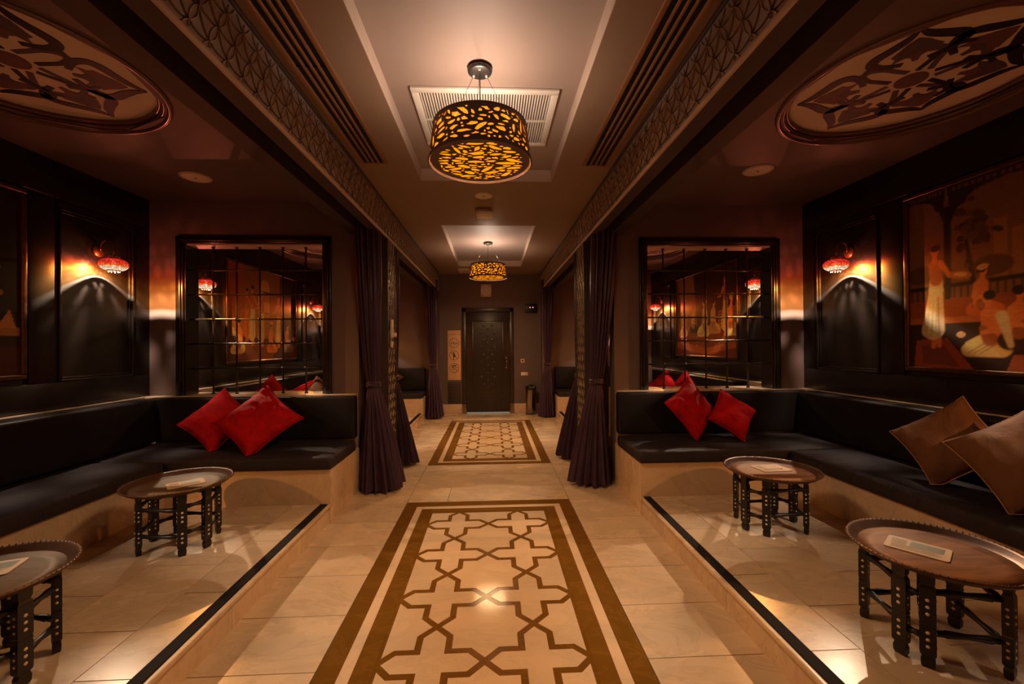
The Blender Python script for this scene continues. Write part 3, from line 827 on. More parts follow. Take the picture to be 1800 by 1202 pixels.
# ==================================================================== BARRED OPENINGS
for s in (-1, 1):
    n = SIDE[s]; mxc = DX(s, 2.31); MO = 0.672; MZ1 = 2.440
    mr = struct(empty('window_%d' % (1 if s < 0 else 2), (mxc, Y_PART, Z_BACK)), 'black-framed opening in the partition on the %s' % n, 'window')
    for sd in (-1, 1):
        a, b2 = sorted((mxc+sd*(MO-.001), mxc+sd*(MO+.075)))
        rbox('frame_side', a, b2, Y_PART-.035, Y_PART-.0005, Z_BACK+.001, 2.515, M['frame_black'], mr, 0.006)
        a, b2 = sorted((mxc+sd*(MO+.02), mxc+sd*(MO+.05)))
        rbox('frame_bead', a, b2, Y_PART-.046, Y_PART-.034, Z_BACK+.001, 2.47, M['frame_black'], mr, 0.004)
        a, b2 = sorted((mxc+sd*(MO-.0005), mxc+sd*(MO-.012)))
        MB().box(a, b2, Y_PART-.02, Y_PART2+.001, Z_BACK+.001, MZ1-.001).build('reveal', M['frame_black'], mr)
    rbox('frame_top', mxc-MO-.075, mxc+MO+.075, Y_PART-.035, Y_PART-.0005, MZ1-.001, 2.515, M['frame_black'], mr, 0.006)
    rbox('frame_bead', mxc-MO-.05, mxc+MO+.05, Y_PART-.046, Y_PART-.034, MZ1+.02, MZ1+.05, M['frame_black'], mr, 0.004)
    MB().box(mxc-MO+.012, mxc+MO-.012, Y_PART-.004, Y_PART2+.001, MZ1-.012, MZ1-.001).build('head_reveal', M['paint_trim'], mr)
    gr = tag(empty('iron_grille', (mxc, 4.38, Z_BACK)), 'forged iron grille standing in the %s partition opening' % n, 'grille')
    gy = 4.38
    xs = [mxc + (i-2)*0.2285 for i in range(5)]
    zs = [2.192, 1.946, 1.697, 1.452, 1.204]
    for x in xs:
        MB().tube([(x, gy, Z_BACK+.001), (x, gy, MZ1-.013)], 0.009, 8).build('upright_bar', M['iron'], gr)
        ft = MB(); ft.lathe([(.0, .0), (.017, .0), (.017, .006), (.011, .018), (.0095, .022)], 10, (x, gy, Z_BACK+.001))
        ft.build('bar_foot', M['iron'], gr)
        MB().lathe([(.0095, -.022), (.011, -.018), (.017, -.006), (.017, 0), (0, 0)], 10, (x, gy, MZ1-.013)).build('bar_collar', M['iron'], gr)
    for z in zs:
        MB().tube([(mxc-MO+.013, gy-.012, z), (mxc+MO-.013, gy-.012, z)], 0.008, 8).build('cross_bar', M['iron'], gr)
        for x in xs:
            MB().lathe([(0, -.015), (.012, -.011), (.0165, 0), (.012, .011), (0, .015)], 8, (x, gy-.008, z)).build('knuckle', M['iron'], gr)

# ==================================================================== PAINTINGS
def paint_canvas(shapes, w, h, nx, ny):
    # shapes are laid down in metres from the lower left corner, each with a soft brush edge
    gx, gy = np.meshgrid(np.linspace(0, w, nx+1), np.linspace(0, h, ny+1))
    img = np.zeros((ny+1, nx+1, 3))
    for kind, data, c in shapes:
        c = np.array(c)
        if kind == 'grad':
            t_ = gy[..., None]/h; img = c[0]*(1-t_) + c[1]*t_; continue
        if kind == 'cap':
            x0, y0, x1, y1, r0, r1 = data
            dx, dy = x1-x0, y1-y0; l2 = dx*dx+dy*dy or 1e-9
            t_ = np.clip(((gx-x0)*dx+(gy-y0)*dy)/l2, 0, 1)
            d = np.hypot(gx-x0-t_*dx, gy-y0-t_*dy) - (r0+(r1-r0)*t_)
            mk = np.clip(.5-d/.011, 0, 1)
        elif kind == 'ell':
            ex, ey, rx, ry, an = data
            u = (gx-ex)*math.cos(an)+(gy-ey)*math.sin(an); v = -(gx-ex)*math.sin(an)+(gy-ey)*math.cos(an)
            mk = np.clip((1.06-np.sqrt((u/rx)**2+(v/ry)**2))/.16, 0, 1)
        else:
            ins = np.zeros(gx.shape, bool)
            for i in range(len(data)):
                xa, ya = data[i]; xb, yb = data[i-1]
                ins ^= ((ya > gy) != (yb > gy)) & (gx < (xb-xa)*(gy-ya)/((yb-ya) or 1e-9)+xa)
            mk = ins.astype(float)
        img = img*(1-mk[..., None]) + c*mk[..., None]
    return img
def dim(c, f): return tuple(v*f for v in c)
def standing(x, y0, h, robe, skin, hair, arm=1):
    o = [('cap', (x-.02*h, y0, x, y0+.1*h, .022*h, .026*h), skin), ('cap', (x+.035*h, y0+.01*h, x+.03*h, y0+.1*h, .020*h, .024*h), skin)]
    o += [('cap', (x-.02*h, y0+.17*h, x+.01*h, y0+.55*h, .105*h, .062*h), robe), ('cap', (x-.07*h, y0+.15*h, x-.02*h, y0+.3*h, .06*h, .06*h), dim(robe, .85))]
    for k in (-.06, -.015, .035): o.append(('cap', (x+k*h, y0+.12*h, x+k*h*.5+.01*h, y0+.52*h, .008*h, .005*h), dim(robe, 1.35 if k < 0 else .6)))
    o += [('cap', (x+.01*h, y0+.55*h, x+.01*h, y0+.62*h, .068*h, .060*h), dim(robe, 1.15)), ('cap', (x+.01*h, y0+.64*h, x+.005*h, y0+.78*h, .058*h, .062*h), dim(skin, .75))]
    o += [('cap', (x+.05*h*arm, y0+.80*h, x+.13*h*arm, y0+.67*h, .026*h, .022*h), skin), ('cap', (x+.13*h*arm, y0+.67*h, x+.22*h*arm, y0+.66*h, .021*h, .017*h), skin)]
    o += [('cap', (x, y0+.82*h, x, y0+.88*h, .024*h, .022*h), skin), ('ell', (x, y0+.92*h, .038*h, .050*h, 0), skin), ('ell', (x+.008*h, y0+.945*h, .046*h, .034*h, .2), hair)]
    return o
def seated(x, y0, h, robe, skin, hair, d=1, turban=None):
    o = [('cap', (x-.25*h*d, y0+.10*h, x+.16*h*d, y0+.14*h, .10*h, .14*h), robe), ('cap', (x-.22*h*d, y0+.16*h, x+.05*h*d, y0+.30*h, .085*h, .10*h), dim(robe, 1.2))]
    for k in (.0, .08, .16): o.append(('cap', (x-(.25-k)*h*d, y0+.06*h, x+(.02+k)*h*d, y0+.24*h, .008*h, .012*h), dim(robe, .55)))
    o += [('cap', (x+.05*h*d, y0+.30*h, x+.03*h*d, y0+.62*h, .125*h, .115*h), skin), ('cap', (x+.03*h*d, y0+.26*h, x-.06*h*d, y0+.42*h, .10*h, .05*h), dim(skin, .6))]
    o += [('cap', (x+.12*h*d, y0+.62*h, x+.15*h*d, y0+.40*h, .05*h, .042*h), dim(skin, 1.15)), ('cap', (x+.15*h*d, y0+.40*h, x-.06*h*d, y0+.36*h, .040*h, .032*h), dim(skin, 1.15))]
    o += [('cap', (x+.02*h*d, y0+.70*h, x+.01*h*d, y0+.80*h, .045*h, .040*h), skin), ('ell', (x, y0+.86*h, .066*h, .085*h, .1*d), dim(skin, 1.1)), ('ell', (x+.03*h*d, y0+.90*h, .080*h, .072*h, .2*d), hair)]
    if turban: o += [('ell', (x+.01*h*d, y0+.94*h, .10*h, .055*h, .15), turban), ('cap', (x-.07*h, y0+.93*h, x+.08*h, y0+.96*h, .010*h, .010*h), dim(turban, .6))]
    return o
CR, SK, DK, OR, WH = (.40, .26, .13), (.38, .15, .055), (.020, .012, .008), (.36, .13, .03), (.42, .33, .22)
def shapes_a(w, h):
    wall, o = (.030, .018, .010), [('grad', None, ((.17, .075, .026), (.135, .080, .052)))]
    # hazy town, garden tree, distant glow
    for x0, x1, y1 in ((.56, .64, 1.0), (.66, .80, .92), (1.1, 1.2, .98), (1.5, 1.68, .9)): o.append(('poly', [(x0, .6), (x1, .6), (x1, y1), (x0, y1)], (.20, .105, .038)))
    for cx, sc in ((.42, 1.0), (1.33, 1.15)):
        rg_ = random.Random(int(cx*10))
        o.append(('cap', (cx+.02, .62, cx-.02, .9, .016, .012), (.030, .017, .009)))
        for _ in range(34): o.append(('ell', (cx+rg_.gauss(0, .065)*sc, .98+rg_.gauss(0, .10)*sc, rg_.uniform(.02, .045), rg_.uniform(.018, .035), rg_.uniform(0, 3)), dim((.070, .042, .018), rg_.uniform(.6, 1.5))))
    for _x in (.1, .55, .95, 1.6, 1.9): o.append(('ell', (_x, .70, .12, .07, 0), (.085, .045, .018)))
    # lobed arcade
    for a, b in ((-.16, .25), (.31, .98), (1.04, 1.72), (1.78, 2.4)):
        W_ = b-a
        for q in (0, 1):
            f = (lambda t_: a+t_*W_) if q == 0 else (lambda t_: b-t_*W_)
            pts = [(f(0), 1.05), (f(.015), 1.10), (f(.06), 1.15), (f(.13), 1.165), (f(.15), 1.20), (f(.22), 1.235), (f(.34), 1.25), (f(.5), 1.265), (f(.5), h+.01), (f(-.05), h+.01)]
            o.append(('poly', pts, wall))
        for i in range(16): o.append(('poly', [(a+W_*i/16, h-.045), (a+W_*(i+.6)/16, h-.045), (a+W_*(i+.6)/16, h-.012), (a+W_*i/16, h-.012)], (.115, .062, .024)))
    for x in (.28, 1.01, 1.75): o.append(('cap', (x, .42, x, 1.15, .020, .026), (.020, .013, .009)))
    # rail, terrace, divan, rugs
    o.append(('cap', (0, .595, w, .625, .014, .014), (.020, .012, .008)))
    for i in range(50): o.append(('cap', (.02+i*.043, .48, .02+i*.043, .6, .005, .005), (.035, .018, .010)))
    o.append(('poly', [(0, 0), (w, 0), (w, .46), (0, .42)], (.036, .017, .010)))
    o.append(('poly', [(0, .36), (.92, .36), (.92, .52), (0, .50)], (.20, .062, .018)))
    o.append(('poly', [(0, .33), (.95, .33), (.95, .375), (0, .375)], (.26, .10, .030)))
    o.append(('poly', [(.03, .0), (.44, .0), (.27, .22), (.05, .21)], (.20, .055, .020)))
    o.append(('poly', [(.10, .03), (.35, .02), (.25, .17), (.09, .17)], (.13, .040, .018)))
    o.append(('poly', [(.62, 0), (1.1, 0), (1.0, .13), (.66, .11)], (.22, .07, .025)))
    o += seated(.50, .36, .36, (.30, .10, .03), SK, DK, -1, CR)
    o += standing(.19, .16, .77, WH, SK, (.05, .022, .012))
    o += [('ell', (.36, .665, .075, .030, -.15), (.30, .13, .05)), ('ell', (.36, .67, .045, .014, -.15), (.40, .28, .16))]
    o += seated(.52, .09, .46, (.40, .27, .11), SK, DK, 1)
    o += seated(.70, .14, .42, (.05, .026, .018), SK, (.015, .010, .008), -1)
    o += [('cap', (.60, .36, .645, .17, .035, .018), WH), ('ell', (.36, .245, .030, .022, 0), (.40, .26, .13))]
    o += seated(1.02, .10, .50, (.40, .26, .10), SK, DK, 1, OR)
    o += standing(1.30, .14, .82, (.42, .30, .15), SK, DK, -1)
    o += seated(1.52, .16, .44, (.34, .12, .035), SK, DK, -1)
    o += standing(1.78, .12, .80, (.40, .24, .09), SK, CR, -1)
    o += seated(1.98, .08, .40, (.20, .10, .05), SK, DK, -1)
    return o
def shapes_b(w, h):
    o = [('grad', None, ((.050, .023, .011), (.085, .046, .022)))]
    o.append(('poly', [(0, 0), (w, 0), (w, .36), (0, .30)], (.065, .025, .012)))
    o.append(('poly', [(.10, .34), (1.34, .30), (1.34, h), (.10, h)], (.20, .105, .038)))
    # arched window with a rail, tiled dado, drapes
    o += [('poly', [(.78, .60), (1.04, .60), (1.04, 1.06), (.78, 1.06)], (.38, .22, .085)), ('ell', (.91, 1.06, .13, .13, 0), (.38, .22, .085))]
    for i in range(8): o.append(('cap', (.79+i*.035, .86, .79+i*.035, 1.0, .006, .006), (.05, .025, .012)))
    o.append(('cap', (.76, 1.0, 1.06, 1.0, .010, .010), (.05, .025, .012)))
    for i in range(22):
        for j in range(6): o.append(('poly', [(.12+i*.055, .36+j*.06), (.165+i*.055, .36+j*.06), (.165+i*.055, .405+j*.06), (.12+i*.055, .405+j*.06)], (.25, .135, .05) if (i+j) % 2 else (.23, .12, .045)))
    for x, c in ((.06, (.24, .075, .02)), (.16, (.20, .06, .018)), (.26, (.22, .08, .025))): o.append(('cap', (x, .62, x+.05, h, .04, .07), c))
    o.append(('poly', [(1.50, .26), (w, .2), (w, h), (1.50, h)], (.028, .017, .011)))
    o.append(('poly', [(.2, .02), (1.1, 0), (1.25, .22), (.32, .27)], (.18, .065, .025)))
    for i in range(16): o.append(('cap', (.30+i*.052, .03, .36+i*.052, .20, .008, .008), (.075, .030, .014)))
    o += seated(.25, .10, .50, (.38, .24, .10), SK, DK, 1)
    o += standing(.58, .22, .86, (.44, .31, .15), SK, DK)
    o += standing(.82, .20, .82, (.42, .27, .11), SK, CR, -1)
    o += standing(.44, .28, .74, OR, SK, DK)
    o += seated(1.10, .10, .48, OR, SK, DK, -1, CR)
    o += standing(1.30, .18, .80, (.40, .27, .13), SK, CR, -1)
    o += seated(1.60, .10, .50, (.16, .10, .06), (.22, .10, .045), DK, -1)
    rg_ = random.Random(4)
    for _ in range(26): o.append(('ell', (1.88+rg_.gauss(0, .05), .70+rg_.gauss(0, .14), .018, .016, 0), dim((.16, .09, .05), rg_.uniform(.6, 1.6))))
    o += [('cap', (1.88, .36, 1.88, .7, .012, .010), (.06, .035, .02)), ('poly', [(1.72, .30), (w, .28), (w, .34), (1.72, .35)], (.24, .12, .05)), ('poly', [(1.94, .34), (2.06, .34), (2.02, .47)], (.30, .15, .065))]
    for _ in range(14): o.append(('ell', (1.75+rg_.gauss(0, .12), .16+rg_.gauss(0, .05), .022, .018, 0), dim((.15, .06, .025), rg_.uniform(.6, 1.5))))
    return o
def shapes_c(w, h):
    o = [('grad', None, ((.075, .030, .012), (.060, .032, .016)))]
    o.append(('poly', [(.0, .35), (w, .35), (w, h), (0, h)], (.045, .026, .014)))
    o.append(('poly', [(.0, .38), (.75, .38), (.62, h), (0, h)], (.20, .115, .045)))
    for i in range(9): o.append(('cap', (.04+i*.08, .45+.02*(i % 3), .05+i*.08, .62+.03*(i % 2), .012, .008), (.10, .055, .022)))
    o.append(('poly', [(0, 0), (w, 0), (w, .36), (0, .42)], (.15, .045, .016)))
    o.append(('poly', [(0, .12), (1.0, .02), (w, .14), (w, .24), (1.0, .12), (0, .25)], (.26, .09, .028)))
    rg_ = random.Random(8)
    for _ in range(70): o.append(('ell', (rg_.uniform(0, w), rg_.uniform(.12, .40), .020, .013, rg_.uniform(0, 3)), dim((.24, .10, .035), rg_.uniform(.3, 1.5))))
    o.append(('poly', [(1.35, .40), (w, .46), (w, .72), (1.35, .66)], (.14, .05, .018)))
    for j in range(6): o.append(('cap', (1.37, .43+j*.045, w, .48+j*.045, .006, .006), (.32, .17, .06)))
    o += seated(.25, .30, .50, (.40, .27, .12), (.42, .24, .12), DK, 1)
    o += seated(.62, .36, .46, DK, (.42, .24, .12), DK, -1)
    o += seated(.95, .30, .62, (.44, .32, .16), (.44, .27, .14), DK, 1)
    o += seated(1.25, .34, .54, (.30, .18, .08), (.42, .24, .12), DK, -1)
    o += standing(1.55, .32, .84, (.40, .26, .10), SK, OR, -1)
    o += seated(1.72, .30, .60, (.42, .28, .12), SK, CR, -1, CR)
    return o
for (s, P0, P1, shp, lab) in ((1, 1.06, 3.205, shapes_a, 'large framed painting of robed figures under arches on the near right wall'),
                              (-1, 1.06, 3.205, shapes_b, 'dark framed painting cut by the left edge of the picture'),
                              (-1, 5.49, 7.40, shapes_b, 'framed painting of pale robed figures seen through the left grille'),
                              (1, 5.49, 7.40, shapes_c, 'framed painting of seated figures seen through the right grille')):
    n = SIDE[s]
    ZP0, ZP1 = 1.195, 2.57
    W, Hh = P1-P0, ZP1-ZP0
    pt = tag(empty('framed_painting', (DX(s, D_WALL), (P0+P1)/2, ZP0)), lab, 'painting')
    nx, ny = 270, 174
    img = np.clip(paint_canvas(shp(W-.06, Hh-.06), W-.06, Hh-.06, nx, ny)*2.2, 0, .85)**1.3
    vs = []
    for j in range(ny+1):
        for i in range(nx+1):
            u = i/nx
            # picture reads left to right for someone facing the wall
            yy = P1 - .03 - u*(W-.06) if s > 0 else P0 + .03 + u*(W-.06)
            vs.append((DX(s, D_WALL-.012), yy, ZP0+.03+j/ny*(Hh-.06)))
    fs = []
    for j in range(ny):
        for i in range(nx):
            a = j*(nx+1)+i
            f = (a, a+1, a+nx+2, a+nx+1)
            fs.append(f)
    me = bpy.data.meshes.new('canvas'); me.from_pydata(vs, [], fs)
    ca = me.color_attributes.new('paint', 'FLOAT_COLOR', 'POINT')
    buf = np.ones((len(vs), 4), np.float32); buf[:, :3] = img.reshape(-1, 3)
    ca.data.foreach_set('color', buf.ravel()); me.update()
    link('canvas', me, M['canvas'], pt)
    MB().box(DX(s, D_WALL-.0105), DX(s, D_WALL-.0005), P0+.01, P1-.01, ZP0+.01, ZP1-.01).build('backing', M['frame_black'], pt)
    for (ya, yb, za, zb) in ((P0, P1, ZP0, ZP0+.034), (P0, P1, ZP1-.034, ZP1), (P0, P0+.034, ZP0+.034, ZP1-.034), (P1-.034, P1, ZP0+.034, ZP1-.034)):
        rbox('frame_bar', DX(s, D_WALL-.034), DX(s, D_WALL-.0005), ya, yb, za, zb, M['gold_frame'], pt, 0.008, 3)
# ==================================================================== DRUM LAMPS
def blob(cx, cy, L, Wd, ang, rng):
    n = rng.choice([7, 8, 9]); pts = []
    for k in range(n):
        a = 2*PI*k/n + rng.uniform(-.18, .18)
        r = rng.uniform(.50, 1.12)
        x, y = L*r*math.cos(a), Wd*r*math.sin(a)
        pts.append((cx + x*math.cos(ang)-y*math.sin(ang), cy + x*math.sin(ang)+y*math.cos(ang)))
    # soften the corners a little
    out = []
    for i in range(len(pts)):
        p, q, o_ = pts[i-1], pts[i], pts[(i+1) % len(pts)]
        out.append((q[0]*.9+p[0]*.1, q[1]*.9+p[1]*.1)); out.append((q[0]*.9+o_[0]*.1, q[1]*.9+o_[1]*.1))
    return out
def in_poly(P, X, Y):
    ins = np.zeros(X.shape, bool)
    for i in range(len(P)):
        xa, ya = P[i]; xb, yb = P[i-1]
        ins ^= ((ya > Y) != (yb > Y)) & (X < (xb-xa)*(Y-ya)/((yb-ya) or 1e-12)+xa)
    return ins
def pack_blobs(w, h, accept, sizes, seed, margin, flat=0.3):
    rng = random.Random(seed); res = 0.0022
    nx, ny = int(w/res), int(h/res)
    X, Y = np.meshgrid((np.arange(nx)+.5)*res, (np.arange(ny)+.5)*res)
    occ = np.zeros((ny, nx), bool); blobs = []
    for (L, Wd, tries) in sizes:
        for _ in range(tries):
            cx, cy = rng.uniform(0, w), rng.uniform(0, h)
            l, wd = L*rng.uniform(.75, 1.2), Wd*rng.uniform(.75, 1.25)
            P = blob(cx, cy, l, wd, rng.gauss(0, flat) if rng.random() < .72 else rng.uniform(0, PI), rng)
            if not all(accept(*p) for p in P): continue
            e = margin
            i0, i1 = max(0, int((min(p[0] for p in P)-e)/res)), min(nx, int((max(p[0] for p in P)+e)/res)+1)
            j0, j1 = max(0, int((min(p[1] for p in P)-e)/res)), min(ny, int((max(p[1] for p in P)+e)/res)+1)
            mk = in_poly(P, X[j0:j1, i0:i1], Y[j0:j1, i0:i1])
            d = int(e/res); big = mk.copy()
            for dx in range(-d, d+1):
                for dy in range(-d, d+1):
                    if dx*dx+dy*dy <= d*d: big |= np.roll(np.roll(mk, dx, 1), dy, 0)
            if (occ[j0:j1, i0:i1] & big).any(): continue
            occ[j0:j1, i0:i1] |= mk; blobs.append(P)
    return blobs
def cut_sheet(outer, blobs, extra):
    vs = [Vector(p) for p in outer]; ed = [(i, (i+1) % len(outer)) for i in range(len(outer))]
    for P in blobs:
        b = len(vs); vs += [Vector(p) for p in P]; ed += [(b+i, b+(i+1) % len(P)) for i in range(len(P))]
    vs += [Vector(p) for p in extra]
    r = delaunay_2d_cdt(vs, ed, [], 1, 1e-6)
    pts = np.array([(p.x, p.y) for p in r[0]])
    fs = [tuple(f) for f in r[2]]
    cen = np.array([pts[list(f)].mean(0) for f in fs])
    kill = np.zeros(len(fs), bool)
    for P in blobs: kill |= in_poly(P, cen[:, 0], cen[:, 1])
    return pts, [f for f, k_ in zip(fs, kill) if not k_]
LW, LH, LRT, LRB = 2*PI*.275, 0.215, 0.262, 0.290
side_blobs = pack_blobs(LW, LH, lambda x, y: .012 < x < LW-.012 and .016 < y < LH-.022,
                        [(.045, .016, 160), (.032, .0125, 500), (.02, .009, 1100), (.011, .0075, 1900)], 3, .0075)
disc_blobs = pack_blobs(.56, .56, lambda x, y: math.hypot(x-.28, y-.28) < .252,
                        [(.052, .018, 220), (.034, .0135, 500), (.021, .0095, 900), (.011, .007, 900)], 5, .0085, .2)
na = 72
ex = [(LW*i/na, LH*j/4) for i in range(1, na) for j in range(1, 4)]
outer = [(LW*i/na, 0) for i in range(na+1)] + [(LW*i/na, LH) for i in range(na, -1, -1)]
spts, sfaces = cut_sheet(outer, side_blobs, ex)
dout = [(.28+.281*math.cos(2*PI*k/72), .28+.281*math.sin(2*PI*k/72)) for k in range(72)]
dpts, dfaces = cut_sheet(dout, disc_blobs, [])
def drum_lamp(lx, ly, label, gain=1.0):
    zb = 2.450; zt = zb+LH; zc = RZ
    L = tag(empty('pendant_lamp', (lx, ly, zb)), label, 'lamp', 'drum lamps over the corridor')
    vs = []
    for u, v in spts:
        a = 2*PI*u/LW + .6; r = LRB + (LRT-LRB)*v/LH
        vs.append((lx+r*math.cos(a), ly+r*math.sin(a), zb+v))
    sh = MB().add(vs, sfaces).build('shade', M['drum'], L)
    md = sh.modifiers.new('thick', 'SOLIDIFY'); md.thickness = .004; md.offset = 0
    bt = MB().add([(lx+x-.28, ly+y-.28, zb+.012) for x, y in dpts], [tuple(reversed(f)) for f in dfaces]).build('bottom_screen', M['drum'], L)
    ln = MB(); ln.lathe([(LRB-.010, .016), (LRT-.008, LH-.006)], 64, (lx, ly, zb)); ln.build('amber_liner', M['amber'], L)
    MB().disc(LRB-.012, .017, 64, (lx, ly, zb), up=False).build('amber_diffuser', M['amber_bottom'], L)
    for rr, z in ((LRB, zb+.003), (LRT, zt-.003)):
        MB().tube([(lx+rr*math.cos(2*PI*k/72), ly+rr*math.sin(2*PI*k/72), z) for k in range(72)], .0045, 6, closed=True).build('rim', M['drum'], L)
    cn = MB(); cn.lathe([(0, -.034), (.055, -.034), (.068, -.028), (.070, -.020), (.070, -.014), (.062, -.012), (.062, -.0005)], 32, (lx, ly, zc)); cn.build('canopy', M['dark_steel'], L)
    MB().tube([(lx, ly, zc-.033), (lx, ly, zb+.13)], .0035, 6).build('cord', M['black_plastic'], L)
    for k in range(3):
        a = 2*PI*k/3 + .5
        p0 = Vector((lx+.042*math.cos(a), ly+.042*math.sin(a), zc-.033)); p1 = Vector((lx+LRT*.97*math.cos(a), ly+LRT*.97*math.sin(a), zt-.004))
        MB().tube([p0, p1], .0014, 5).build('suspension_wire', M['steel'], L)
        MB().lathe([(0, -.012), (.006, -.010), (.007, 0)], 10, tuple(p0)).build('wire_grip', M['grille_white'], L)
    MB().lathe([(.018, .05), (.018, .0), (.014, -.01)], 12, (lx, ly, zb+.09)).build('bulb_holder', M['black_plastic'], L)
    ld = bpy.data.lights.new('drum_bulb', 'POINT'); ld.energy = DRUM_W*gain; ld.color = DRUM_C; ld.shadow_soft_size = 0.05
    lo = bpy.data.objects.new('drum_bulb', ld); COL.objects.link(lo); lo.location = (0, 0, .135); lo.parent = L
    ad = bpy.data.lights.new('drum_downlight', 'AREA'); ad.shape = 'DISK'; ad.size = 0.5; ad.energy = DRUM_DOWN*gain; ad.color = (1.0, 0.58, 0.27)
    ao = bpy.data.objects.new('drum_downlight', ad); COL.objects.link(ao); ao.location = (0, 0, .0148); ao.parent = L
drum_lamp(CX-.018, 2.40, 'large drum pendant lamp with amber cut-outs, nearest the camera')
drum_lamp(CX-.018, 6.50, 'small-looking drum pendant lamp with amber cut-outs hanging near the door', 1.35)

# ==================================================================== SCONCES
def sconce(s, y, label):
    zw = 2.255; zg = 2.135; off = 0.135
    wx = DX(s, D_WALL-.007); gx = DX(s, D_WALL-off)
    S_ = tag(empty('wall_sconce', (wx, y, zw)), label, 'lamp', 'mosaic glass wall sconces')
    pl = MB(); pl.lathe([(0, .020), (.020, .020), (.030, .014), (.050, .010), (.056, .004), (.056, .0005)], 24, (wx, y, zw), axis=(-s, 0, 0)); pl.build('wall_plate', M['copper'], S_)
    pts = []
    for k in range(13):
        t_ = k/12
        a = PI*t_
        pts.append((wx - s*(.018 + (off-.025)*(1-math.cos(a))/2), y, zw + .0 + .10*math.sin(a)**.8 + (zg+.075-zw)*t_**2))
    MB().tube(pts, .0065, 8).build('arm', M['copper'], S_)
    cp = MB(); cp.lathe([(0, .085), (.010, .082), (.014, .070), (.030, .062), (.040, .052), (.044, .046)], 20, (gx, y, zg)); cp.build('cap', M['copper'], S_)
    bd = MB()
    for k in range(12):
        a = 2*PI*k/12
        bd.lathe([(0, -.007), (.005, -.004), (.006, 0), (.005, .004), (0, .007)], 6, (gx+.036*math.cos(a), y+.036*math.sin(a), zg+.066))
    bd.build('beads', M['grille_white'], S_)['kind'] = 'stuff'
    gb = MB()
    prof = [(.100*math.cos(t_)**.8, .055*math.sin(t_)) for t_ in [math.radians(a) for a in list(range(-62, 85, 6))]]
    gb.lathe(prof, 32, (0, 0, 0))
    me = gb.mesh('glass_globe'); g = link('glass_globe', me, M['globe']); g.location = (gx, y, zg); g.parent = S_
    g.matrix_parent_inverse = world_of(S_).inverted()
    rb = MB(); rb.lathe([(.046, -.046), (.050, -.050), (.048, -.056), (.040, -.056), (.040, -.048)], 24, (gx, y, zg)); rb.build('foot_ring', M['copper'], S_)
    fb = MB()
    for k in range(12):
        a = 2*PI*k/12
        fb.lathe([(0, -.006), (.006, 0), (0, .006)], 6, (gx+.043*math.cos(a), y+.043*math.sin(a), zg-.062))
    fb.build('beads', M['grille_white'], S_)['kind'] = 'stuff'
    MB().disc(.0405, 0, 28, (gx, y, zg-.0535), up=False).build('foot_glass', M['foot_glass'], S_)
    bl = MB(); bl.lathe([(0, -.018), (.012, -.014), (.017, 0), (.012, .016), (.008, .03)], 14, (gx, y, zg+.016)); bl.build('bulb', M['bulb'], S_)
    ld = bpy.data.lights.new('sconce_bulb', 'POINT'); ld.energy = SCONCE_W; ld.color = SCONCE_C; ld.shadow_soft_size = 0.0035
    lo = bpy.data.objects.new('sconce_bulb', ld); COL.objects.link(lo); lo.parent = S_; lo.location = (gx-wx, 0, zg-.012-zw)
sconce(-1, 3.78, 'red glass wall sconce on the left wall, nearest the left grille')
sconce(1, 3.74, 'red glass wall sconce on the right wall, nearest the right grille')
sconce(-1, 4.95, 'red glass wall sconce seen through the left grille at its left edge')
sconce(1, 4.95, 'red glass wall sconce seen through the right grille at its right edge')
sconce(-1, 8.03, 'small-looking red glass sconce seen through the left grille near its right edge')
sconce(1, 8.06, 'small-looking red glass sconce seen through the right grille near its left edge')
sconce(-1, 0.47, 'red glass wall sconce on the near left wall beside the camera, out of frame')
sconce(1, 0.47, 'red glass wall sconce on the near right wall beside the camera, out of frame')

